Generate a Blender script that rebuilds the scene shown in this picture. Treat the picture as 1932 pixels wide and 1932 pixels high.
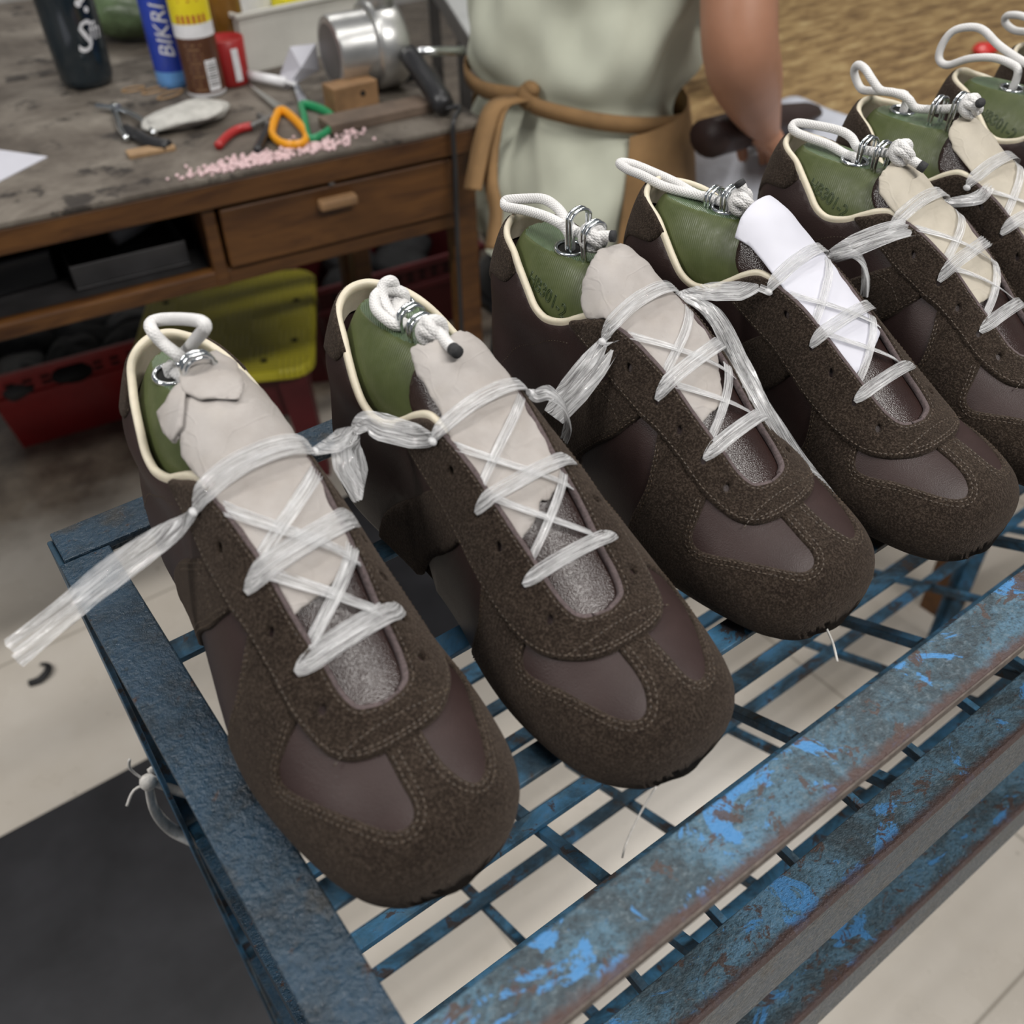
import bpy, bmesh, math, random
import numpy as np
from mathutils import Vector, Matrix, Euler
from mathutils.geometry import delaunay_2d_cdt

for o in list(bpy.data.objects):
    bpy.data.objects.remove(o)
SC = bpy.context.scene
COL = SC.collection
R_ = math.radians

# ------------------------------------------------------------------ camera
cd = bpy.data.cameras.new('camera')
cam = bpy.data.objects.new('camera', cd)
COL.objects.link(cam)
SC.camera = cam
cd.sensor_width = 36.0
cd.lens = 1791.96 / 1932 * 36.0
cd.clip_start = 0.01
cd.dof.use_dof = True
cd.dof.focus_distance = 0.49
cd.dof.aperture_fstop = 8.7
# rows: camera right, down and forward axes in the room
RC = np.array([[0.8039, -0.5943, -0.0224], [-0.4042, -0.5183, -0.7536], [0.4363, 0.6149, -0.6569]])
cam.matrix_world = Matrix(((RC[0][0], -RC[1][0], -RC[2][0], 0), (RC[0][1], -RC[1][1], -RC[2][1], 0),
                           (RC[0][2], -RC[1][2], -RC[2][2], 1.2), (0, 0, 0, 1)))

# ------------------------------------------------------------------ world, lamps, exposure
W = bpy.data.worlds.new('world')
SC.world = W
W.use_nodes = True
W.node_tree.nodes['Background'].inputs[0].default_value = (0.80, 0.86, 0.95, 1)
W.node_tree.nodes['Background'].inputs[1].default_value = 0.16
SC.view_settings.view_transform = 'Standard'
SC.view_settings.look = 'None'
SC.view_settings.gamma = 1.0
SC.view_settings.use_curve_mapping = False
SC.view_settings.exposure = -0.15

def area(name, loc, sx, sy, power, col=(1, 0.97, 0.93), target=None, rz=0.0):
    l = bpy.data.lights.new(name, 'AREA')
    l.shape = 'RECTANGLE'
    l.size, l.size_y, l.energy, l.color = sx, sy, power, col
    o = bpy.data.objects.new(name, l)
    COL.objects.link(o)
    o.location = loc
    if target is None:
        o.rotation_euler = (0, 0, rz)
    else:
        d = Vector(target) - Vector(loc)
        o.rotation_euler = d.to_track_quat('-Z', 'Y').to_euler()
    return o

# the workshop's ceiling tubes, out of the frame above
area('ceiling_tube', (0.15, 0.55, 2.75), 1.3, 0.16, 13, rz=0.0)
area('ceiling_tube', (-1.5, 0.9, 2.4), 1.3, 0.16, 46, rz=0.0)
area('ceiling_tube', (1.9, 1.3, 2.8), 1.3, 0.16, 26, rz=0.0)
area('ceiling_tube', (0.9, 3.0, 2.8), 1.3, 0.16, 16, rz=0.0)
area('ceiling_tube', (0.7, -0.9, 2.5), 1.3, 0.16, 58, rz=0.0)
# ------------------------------------------------------------------ materials
MATS = {}
class NT:
    def __init__(s, name):
        s.m = bpy.data.materials.new(name); s.m.use_nodes = True
        s.t = s.m.node_tree; s.n = s.t.nodes; s.l = s.t.links
        s.b = s.n['Principled BSDF']; s.out = s.n['Material Output']
        MATS[name] = s.m
        s.tc = s.n.new('ShaderNodeTexCoord')
    def co(s, kind='Object', scale=(1, 1, 1), rot=(0, 0, 0)):
        mp = s.n.new('ShaderNodeMapping'); mp.inputs['Scale'].default_value = scale
        mp.inputs['Rotation'].default_value = rot
        s.l.new(s.tc.outputs[kind], mp.inputs[0]); return mp.outputs[0]
    def noise(s, co, scale, detail=4, rough=0.6, dist=0.0, out='Fac'):
        x = s.n.new('ShaderNodeTexNoise'); x.inputs['Scale'].default_value = scale
        x.inputs['Detail'].default_value = detail; x.inputs['Roughness'].default_value = rough
        x.inputs['Distortion'].default_value = dist
        s.l.new(co, x.inputs['Vector']); return x.outputs[out]
    def voro(s, co, scale, feat='F1', out='Distance', rnd=1.0):
        x = s.n.new('ShaderNodeTexVoronoi'); x.feature = feat; x.inputs['Scale'].default_value = scale
        x.inputs['Randomness'].default_value = rnd
        s.l.new(co, x.inputs['Vector']); return x.outputs[out]
    def wave(s, co, scale, dist=0.0, kind='BANDS', direction='X'):
        x = s.n.new('ShaderNodeTexWave'); x.wave_type = kind; x.bands_direction = direction
        x.inputs['Scale'].default_value = scale; x.inputs['Distortion'].default_value = dist
        s.l.new(co, x.inputs['Vector']); return x.outputs['Fac']
    def ramp(s, fac, stops, interp='LINEAR'):
        r = s.n.new('ShaderNodeValToRGB'); r.color_ramp.interpolation = interp
        e = r.color_ramp.elements
        while len(e) < len(stops): e.new(0.5)
        for k, (p, c) in enumerate(stops):
            e[k].position = p
            e[k].color = (c, c, c, 1) if isinstance(c, (int, float)) else (*c, 1)
        s.l.new(fac, r.inputs[0]); return r.outputs[0]
    def mix(s, fac, a, b, mode='MIX'):
        x = s.n.new('ShaderNodeMix'); x.data_type = 'RGBA'; x.blend_type = mode
        for inp, v in ((x.inputs[0], fac), (x.inputs[6], a), (x.inputs[7], b)):
            if isinstance(v, (int, float)): inp.default_value = v
            elif isinstance(v, tuple): inp.default_value = (*v, 1)
            else: s.l.new(v, inp)
        return x.outputs[2]
    def math(s, op, a, b=0.0):
        x = s.n.new('ShaderNodeMath'); x.operation = op
        for inp, v in ((x.inputs[0], a), (x.inputs[1], b)):
            if isinstance(v, (int, float)): inp.default_value = v
            else: s.l.new(v, inp)
        return x.outputs[0]
    def col(s, v):
        i = s.b.inputs['Base Color']
        if isinstance(v, tuple): i.default_value = (*v, 1)
        else: s.l.new(v, i)
    def set(s, **k):
        names = dict(rough='Roughness', metal='Metallic', spec='Specular IOR Level', sheen='Sheen Weight', srough='Sheen Roughness',
                     trans='Transmission Weight', coat='Coat Weight', ior='IOR', alpha='Alpha', sss='Subsurface Weight')
        for a, v in k.items():
            i = s.b.inputs[names[a]]
            if isinstance(v, (int, float)): i.default_value = v
            else: s.l.new(v, i)
    def bump(s, h, strength=0.3, dist=0.001, chain=None):
        b = s.n.new('ShaderNodeBump'); b.inputs['Strength'].default_value = strength
        b.inputs['Distance'].default_value = dist
        s.l.new(h, b.inputs['Height'])
        if chain is not None: s.l.new(chain, b.inputs['Normal'])
        s.l.new(b.outputs[0], s.b.inputs['Normal']); return b.outputs[0]

def plain(name, c, rough=0.5, metal=0.0, var=0.15, scale=40.0, bump=0.0, bdist=0.001, spec=0.5, **kw):
    m = NT(name); co = m.co()
    f = m.noise(co, scale, 5)
    lo = tuple(x * (1 - var) for x in c); hi = tuple(min(1, x * (1 + var)) for x in c)
    m.col(m.ramp(f, [(0.3, lo), (0.7, hi)]))
    m.set(rough=rough, metal=metal, spec=spec, **kw)
    if bump: m.bump(m.noise(co, scale * 3, 4), bump, bdist)
    return m.m

def build_materials():
    # suede
    m = NT('suede'); co = m.co()
    big = m.noise(co, 42, 5, 0.62); fine = m.noise(co, 1700, 2, 0.6); mid = m.noise(co, 950, 3, 0.7); bl = m.noise(co, 130, 4, 0.65)
    c = m.ramp(big, [(0.28, (0.0085, 0.0054, 0.0036)), (0.5, (0.0135, 0.0090, 0.0061)), (0.74, (0.023, 0.0158, 0.0110))])
    c = m.mix(m.ramp(bl, [(0.35, 0.0), (0.72, 0.40)]), c, (0.038, 0.0275, 0.0195))
    c = m.mix(m.ramp(mid, [(0.48, 0.0), (0.70, 0.75)]), c, (0.080, 0.060, 0.047))
    c = m.mix(m.ramp(mid, [(0.32, 0.85), (0.50, 0.0)]), c, (0.0085, 0.0055, 0.0042))
    m.col(c); m.set(rough=0.95, spec=0.10, sheen=0.20, srough=0.5)
    m.b.inputs['Sheen Tint'].default_value = (0.60, 0.48, 0.40, 1)
    n1 = m.bump(mid, 0.9, 0.0012); m.bump(fine, 0.6, 0.0005, n1)
    # leather
    m = NT('leather'); co = m.co()
    big = m.noise(co, 30, 4); gr = m.voro(co, 2000)
    m.col(m.ramp(big, [(0.3, (0.026, 0.0150, 0.0138)), (0.7, (0.036, 0.0215, 0.0200))]))
    m.set(rough=0.46, spec=0.28, coat=0.0)
    n1 = m.bump(gr, 0.24, 0.0004); m.bump(m.noise(co, 900, 3), 0.14, 0.0004, n1)
    # tongue leather: same hide, a bit glossier
    m = NT('tongue_leather'); co = m.co()
    m.col(m.ramp(m.noise(co, 30, 4), [(0.3, (0.0190, 0.0098, 0.0085)), (0.7, (0.027, 0.0145, 0.0128))]))
    m.set(rough=0.26, spec=0.40)
    m.bump(m.voro(co, 1500), 0.30, 0.0004)
    plain('leather_edge', (0.10, 0.075, 0.075), 0.9, var=0.4, scale=900, bump=0.6)
    plain('thread', (0.050, 0.034, 0.021), 0.45, var=0.8, scale=900)
    plain('lining', (0.60, 0.53, 0.41), 0.45, var=0.06, scale=200, bump=0.15, bdist=0.0005, sss=0.05)
    plain('board', (0.35, 0.28, 0.2), 0.9)
    # green shoe last
    m = NT('last_plastic'); co = m.co()
    f = m.noise(co, 60, 4)
    m.col(m.ramp(f, [(0.3, (0.058, 0.074, 0.025)), (0.7, (0.080, 0.097, 0.036))]))
    m.set(rough=m.ramp(m.noise(co, 220, 3), [(0.3, 0.32), (0.7, 0.50)]), spec=0.30)
    lines = m.wave(m.co(scale=(1, 1, 1), rot=(0.3, 0.2, 0)), 260, 1.5, 'BANDS', 'Y')
    m.bump(lines, 0.12, 0.0003)
    m = NT('last_top_plastic'); co = m.co()
    m.col(m.ramp(m.noise(co, 60, 4), [(0.3, (0.075, 0.115, 0.060)), (0.7, (0.115, 0.160, 0.090))]))
    m.set(rough=0.22, spec=0.8)
    m.bump(m.wave(m.co(rot=(0, 0, 0.5)), 330, 0.6, 'BANDS', 'X'), 0.5, 0.0005)
    plain('last_dark', (0.034, 0.054, 0.019), 0.4)
    # rope with a braided sheath
    m = NT('rope'); uv = m.co('UV', (1, 1, 1))
    a = m.wave(m.co('UV', (1, 1, 1), (0, 0, R_(0))), 1.0, 0, 'DIAGONAL') if False else None
    u1 = m.wave(m.co('UV', (340, 6, 1), (0, 0, 0)), 1.0, 0, 'BANDS', 'DIAGONAL')
    u2 = m.wave(m.co('UV', (340, -6, 1), (0, 0, 0)), 1.0, 0, 'BANDS', 'DIAGONAL')
    h = m.math('MAXIMUM', u1, u2)
    m.col(m.mix(m.ramp(m.noise(m.co(), 90, 4), [(0.35, 0.0), (0.75, 0.6)]), (0.70, 0.69, 0.68), (0.54, 0.53, 0.52)))
    m.set(rough=0.9, spec=0.2, sheen=0.3)
    m.bump(h, 0.5, 0.0006)
    plain('rope_end', (0.025, 0.025, 0.027), 0.8, bump=0.5, scale=300)
    plain('chrome', (0.72, 0.75, 0.77), 0.16, 1.0, var=0.05)
    plain('dark_hole', (0.006, 0.006, 0.005), 0.9)
    # card and paper
    for nm, c1, c2, sp in (('card_white', (0.315, 0.285, 0.262), (0.395, 0.368, 0.350), 0.5), ('card_tan', (0.365, 0.33, 0.27), (0.445, 0.405, 0.335), 0.7)):
        m = NT(nm); co = m.co()
        c = m.ramp(m.noise(co, 40, 5), [(0.3, c1), (0.7, c2)])
        c = m.mix(m.ramp(m.voro(co, 330), [(0.02, sp), (0.10, 0.0)]), c, (0.22, 0.19, 0.17))
        c = m.mix(m.ramp(m.noise(co, 24, 3, 0.5, 1.2), [(0.55, 0.0), (0.75, 0.35)]), c, (0.44, 0.40, 0.35))
        m.col(c); m.set(rough=0.6, spec=0.3)
        n1 = m.bump(m.ramp(m.noise(co, 20, 2, 0.4, 2.2), [(0.47, 0.0), (0.50, 1.0), (0.53, 0.0)]), 0.20, 0.0008)
        m.bump(m.noise(co, 110, 5, 0.6, 0.6), 0.22, 0.0008, n1)
    plain('paper_white', (0.56, 0.56, 0.62), 0.65, var=0.02)
    # clear packing tape used as laces
    m = NT('clear_tape')
    st = m.noise(m.co('UV', (9, 0.35, 1)), 3.0, 5, 0.62, 0.2)
    big = m.noise(m.co('UV', (1.2, 1.2, 1)), 2.0, 3)
    m.col((0.93, 0.93, 0.94)); m.set(rough=0.14, spec=1.0, coat=0.3)
    al = m.math('ADD', m.ramp(st, [(0.38, 0.14), (0.64, 0.74)]), m.ramp(big, [(0.35, 0.0), (0.7, 0.28)]))
    m.set(alpha=m.math('MINIMUM', al, 0.92))
    m.bump(st, 1.0, 0.0016)
    # rack paint: blue over rusty steel
    m = NT('blue_paint_dark'); co = m.co()
    n1 = m.noise(co, 32, 6, 0.7, 0.4); n2 = m.noise(co, 85, 5, 0.7, 0.5); n3 = m.noise(co, 520, 3, 0.65); n4 = m.noise(co, 240, 4, 0.7)
    c = m.ramp(n1, [(0.30, (0.004, 0.011, 0.018)), (0.45, (0.006, 0.024, 0.043)), (0.56, (0.008, 0.033, 0.062)), (0.68, (0.012, 0.028, 0.040))])
    c = m.mix(m.ramp(n4, [(0.50, 0.0), (0.68, 0.65)]), c, (0.026, 0.050, 0.074))
    c = m.mix(m.ramp(n4, [(0.30, 0.8), (0.44, 0.0)]), c, (0.006, 0.014, 0.020))
    c = m.mix(m.ramp(n2, [(0.635, 0.0), (0.655, 0.95)]), c, (0.036, 0.019, 0.014))
    c = m.mix(m.ramp(m.noise(co, 20, 4, 0.6), [(0.62, 0.0), (0.68, 0.85)]), c, (0.026, 0.026, 0.024))
    m.col(c); m.set(rough=m.ramp(n3, [(0.35, 0.22), (0.7, 0.50)]), spec=0.55)
    b1 = m.bump(n4, 0.75, 0.0022); m.bump(n3, 0.55, 0.0012, b1)
    m = NT('blue_paint_light'); co = m.co('Object', (0.8, 1.0, 1.0), (0, 0, 0.5))
    n1 = m.noise(co, 24, 7, 0.74, 0.5); n2 = m.noise(co, 60, 6, 0.72, 0.6); n3 = m.noise(co, 900, 3, 0.7); n4 = m.noise(co, 420, 4, 0.75)
    c = m.ramp(n1, [(0.34, (0.030, 0.042, 0.050)), (0.46, (0.042, 0.072, 0.092)), (0.54, (0.062, 0.128, 0.180)), (0.64, (0.080, 0.175, 0.265))])
    c = m.mix(m.ramp(n4, [(0.54, 0.0), (0.70, 0.70)]), c, (0.150, 0.190, 0.215))
    c = m.mix(m.ramp(n4, [(0.34, 0.85), (0.49, 0.0)]), c, (0.016, 0.022, 0.028))
    c = m.mix(m.ramp(m.noise(co, 34, 6, 0.7, 0.8), [(0.57, 0.0), (0.595, 0.92)]), c, (0.055, 0.205, 0.440))
    c = m.mix(m.ramp(n2, [(0.575, 0.0), (0.60, 0.92)]), c, (0.062, 0.040, 0.034))
    sep = m.n.new('ShaderNodeSeparateXYZ'); m.l.new(m.tc.outputs['Object'], sep.inputs[0])
    e = m.math('SUBTRACT', m.math('ADD', 0.0962, m.math('MULTIPLY', m.noise(m.co(), 150, 5, 0.7), 0.009)), sep.outputs['Y'])
    c = m.mix(m.ramp(e, [(0.0026, 0.0), (0.0032, 0.92)]), c, (0.066, 0.036, 0.030))
    m.col(c); m.set(rough=m.ramp(n3, [(0.35, 0.34), (0.7, 0.62)]), spec=0.5)
    b1 = m.bump(n2, 0.45, 0.0020); b1 = m.bump(n4, 0.8, 0.0014, b1); m.bump(n3, 0.5, 0.0009, b1)
    plain('rust_edge', (0.10, 0.080, 0.068), 0.7, var=0.45, scale=180, bump=0.4)
    m = NT('blue_paint_inner'); co = m.co()
    n1 = m.noise(co, 22, 6, 0.7, 0.5); n2 = m.noise(co, 48, 5, 0.7, 0.5)
    c = m.ramp(n1, [(0.32, (0.008, 0.016, 0.024)), (0.46, (0.016, 0.046, 0.075)), (0.56, (0.030, 0.105, 0.185)), (0.68, (0.040, 0.150, 0.290))])
    c = m.mix(m.ramp(m.noise(co, 160, 4, 0.7), [(0.50, 0.0), (0.72, 0.5)]), c, (0.070, 0.115, 0.145))
    c = m.mix(m.ramp(n2, [(0.56, 0.0), (0.60, 0.9)]), c, (0.034, 0.023, 0.019))
    m.col(c); m.set(rough=0.5, spec=0.4); m.bump(n2, 0.4, 0.002)
    # floor tiles
    m = NT('floor_tile'); co = m.co('Object')
    sep = m.n.new('ShaderNodeSeparateXYZ'); m.l.new(m.tc.outputs['Object'], sep.inputs[0])
    def seam(axis, off):
        v = m.math('MODULO', m.math('ADD', sep.outputs[axis], off), 0.64)
        v = m.math('ABSOLUTE', m.math('SUBTRACT', v, 0.32))
        return m.ramp(v, [(0.317, 0.0), (0.3188, 1.0)])
    sm = m.math('MAXIMUM', seam('X', 6.72 - 0.622), seam('Y', 6.72 - 1.65))
    c = m.ramp(m.noise(co, 3.0, 6, 0.6), [(0.3, (0.47, 0.425, 0.365)), (0.7, (0.58, 0.54, 0.485))])
    spots = m.ramp(m.voro(co, 17), [(0.035, 0.75), (0.07, 0.0)])
    spots = m.math('MULTIPLY', spots, m.ramp(m.noise(co, 9, 2), [(0.45, 0.0), (0.62, 1.0)]))
    c = m.mix(spots, c, (0.20, 0.17, 0.13))
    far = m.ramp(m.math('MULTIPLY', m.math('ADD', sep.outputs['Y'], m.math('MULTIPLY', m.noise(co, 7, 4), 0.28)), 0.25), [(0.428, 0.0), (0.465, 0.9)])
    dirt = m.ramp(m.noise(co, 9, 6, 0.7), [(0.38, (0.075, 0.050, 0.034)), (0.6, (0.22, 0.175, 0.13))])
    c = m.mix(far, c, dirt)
    c = m.mix(m.math('MULTIPLY', sm, 0.75), c, (0.16, 0.14, 0.11))
    m.col(c); m.set(rough=m.ramp(m.noise(co, 6, 4), [(0.3, 0.18), (0.7, 0.4)]), spec=0.45)
    m.bump(m.noise(co, 40, 4), 0.05, 0.002)
    plain('black_mat', (0.022, 0.022, 0.025), 0.42, var=0.3, scale=9, bump=0.15, bdist=0.002)
    plain('wall_paint', (0.55, 0.54, 0.52), 0.9)
    # bench
    m = NT('bench_wood'); co = m.co('Object', (1, 6, 6))
    m.col(m.ramp(m.noise(co, 9, 6, 0.6, 0.5), [(0.3, (0.042, 0.0145, 0.0035)), (0.7, (0.125, 0.052, 0.0125))]))
    m.set(rough=0.5, spec=0.4); m.bump(m.noise(co, 40, 4), 0.2, 0.002)
    m = NT('bench_top'); co = m.co('Object')
    c = m.ramp(m.noise(co, 5, 8, 0.68, 0.5), [(0.30, (0.038, 0.030, 0.024)), (0.46, (0.105, 0.088, 0.072)), (0.60, (0.185, 0.162, 0.135)), (0.74, (0.29, 0.26, 0.22))])
    c = m.mix(m.ramp(m.noise(co, 17, 6, 0.7), [(0.55, 0.0), (0.62, 0.85)]), c, (0.022, 0.018, 0.016))
    m.col(c); m.set(rough=0.62, spec=0.3); m.bump(m.noise(co, 60, 5), 0.3, 0.003)
    m = NT('cutting_table'); co = m.co('Object', (2.2, 7, 5))
    c = m.ramp(m.noise(co, 6, 8, 0.72, 0.3), [(0.30, (0.060, 0.034, 0.016)), (0.42, (0.185, 0.112, 0.046)), (0.56, (0.33, 0.22, 0.095)), (0.70, (0.47, 0.36, 0.18))])
    m.col(c); m.set(rough=0.55, spec=0.3); m.bump(m.noise(co, 30, 5), 0.3, 0.003)
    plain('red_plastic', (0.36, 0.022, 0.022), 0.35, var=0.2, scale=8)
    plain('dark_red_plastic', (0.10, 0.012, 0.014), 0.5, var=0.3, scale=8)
    m = NT('yellow_weave'); co = m.co()
    w1 = m.wave(co, 30, 0.2, 'BANDS', 'X'); w2 = m.wave(co, 30, 0.2, 'BANDS', 'Y')
    ch = m.n.new('ShaderNodeTexChecker'); ch.inputs['Scale'].default_value = 19; m.l.new(co, ch.inputs['Vector'])
    h = m.mix(ch.outputs['Fac'], w1, w2)
    m.col(m.mix(m.ramp(h, [(0.0, 0.0), (0.25, 1.0)]), (0.30, 0.25, 0.012), m.ramp(m.noise(co, 7, 4), [(0.3, (0.52, 0.46, 0.02)), (0.7, (0.62, 0.55, 0.04))])))
    m.set(rough=0.5); m.bump(h, 0.5, 0.003)
    plain('black_cloth', (0.012, 0.012, 0.013), 0.75, var=0.5, scale=20, bump=0.4)
    plain('grey_leather', (0.045, 0.043, 0.044), 0.5, var=0.3, scale=20, bump=0.3)
    plain('bottle_plastic', (0.012, 0.020, 0.026), 0.10, spec=0.7, var=0.3, scale=10)
    plain('label_white', (0.72, 0.72, 0.74), 0.5)
    plain('can_blue', (0.020, 0.050, 0.36), 0.25, spec=0.7, var=0.25, scale=18)
    plain('can_light_blue', (0.12, 0.30, 0.62), 0.25, spec=0.7)
    plain('can_yellow', (0.72, 0.60, 0.02), 0.3, var=0.05)
    plain('can_brown', (0.085, 0.034, 0.018), 0.3)
    plain('ink_dark', (0.02, 0.012, 0.01), 0.6)
    plain('ink_red', (0.40, 0.05, 0.03), 0.5)
    plain('amber', (0.16, 0.075, 0.012), 0.25, var=0.3, scale=20)
    plain('bright_red', (0.62, 0.03, 0.025), 0.3)
    plain('white_plastic', (0.66, 0.65, 0.60), 0.45, var=0.12, scale=9)
    plain('yellow_box', (0.80, 0.72, 0.02), 0.45, var=0.04)
    plain('green_ink', (0.05, 0.22, 0.06), 0.5)
    plain('cast_aluminium', (0.52, 0.52, 0.51), 0.34, 0.85, var=0.25, scale=14, bump=0.2, bdist=0.002)
    plain('steel_grey', (0.16, 0.155, 0.15), 0.45, 0.5, var=0.2, scale=10)
    plain('pale_top', (0.52, 0.53, 0.52), 0.5, var=0.1, scale=8)
    plain('black_plastic', (0.018, 0.018, 0.020), 0.35)
    plain('orange_plastic', (0.72, 0.30, 0.01), 0.35, var=0.08)
    plain('green_plastic', (0.015, 0.22, 0.085), 0.3, var=0.1)
    plain('pale_cloth', (0.46, 0.45, 0.42), 0.9, var=0.25, scale=40, bump=0.6, bdist=0.004)
    plain('green_bag', (0.085, 0.125, 0.06), 0.35, var=0.5, scale=14, bump=0.6, bdist=0.006)
    plain('pink_beads', (0.72, 0.52, 0.53), 0.2, var=0.3, scale=300)
    plain('raw_wood', (0.24, 0.135, 0.062), 0.7, var=0.3, scale=25)
    plain('grey_wood', (0.12, 0.085, 0.062), 0.7, var=0.35, scale=25)
    plain('rubber_band', (0.33, 0.21, 0.11), 0.6)
    # person
    m = NT('skin'); co = m.co()
    m.col(m.ramp(m.noise(co, 12, 4), [(0.3, (0.36, 0.175, 0.105)), (0.7, (0.44, 0.225, 0.145))]))
    m.set(rough=0.5, spec=0.35, sss=0.08); m.b.inputs['Subsurface Radius'].default_value = (0.02, 0.008, 0.004)
    plain('sage_cloth', (0.52, 0.535, 0.435), 0.85, var=0.06, scale=14, bump=0.12, bdist=0.002)
    plain('brown_canvas', (0.235, 0.135, 0.055), 0.85, var=0.22, scale=16, bump=0.15, bdist=0.002)
    plain('dark_trousers', (0.010, 0.011, 0.014), 0.85, var=0.3)
    plain('hair', (0.012, 0.010, 0.009), 0.5)
    plain('pale_blue_cloth', (0.50, 0.52, 0.58), 0.8, var=0.12, scale=9, bump=0.3, bdist=0.01)
    plain('string_white', (0.55, 0.53, 0.50), 0.9, bump=0.6, scale=200, var=0.2)
    plain('scrap_brown', (0.05, 0.03, 0.02), 0.8)
build_materials()
# ------------------------------------------------------------------ mesh helpers
def link(name, me, mat=None, parent=None, smooth=True):
    if mat is not None:
        for mm in (mat if isinstance(mat, (list, tuple)) else [mat]):
            me.materials.append(MATS[mm])
    o = bpy.data.objects.new(name, me)
    COL.objects.link(o)
    if parent is not None: o.parent = parent
    if smooth and len(me.polygons):
        me.polygons.foreach_set('use_smooth', [True] * len(me.polygons))
    return o
def tag(o, label=None, cat=None, group=None, kind=None):
    if label: o['label'] = label
    if cat: o['category'] = cat
    if group: o['group'] = group
    if kind: o['kind'] = kind
    return o
def thing(name, label, cat, loc=(0, 0, 0), rz=0.0, group=None):
    o = bpy.data.objects.new(name, None); COL.objects.link(o)
    o.empty_display_size = 0.02
    o.location = loc; o.rotation_euler = (0, 0, rz)
    return tag(o, label, cat, group)

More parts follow.
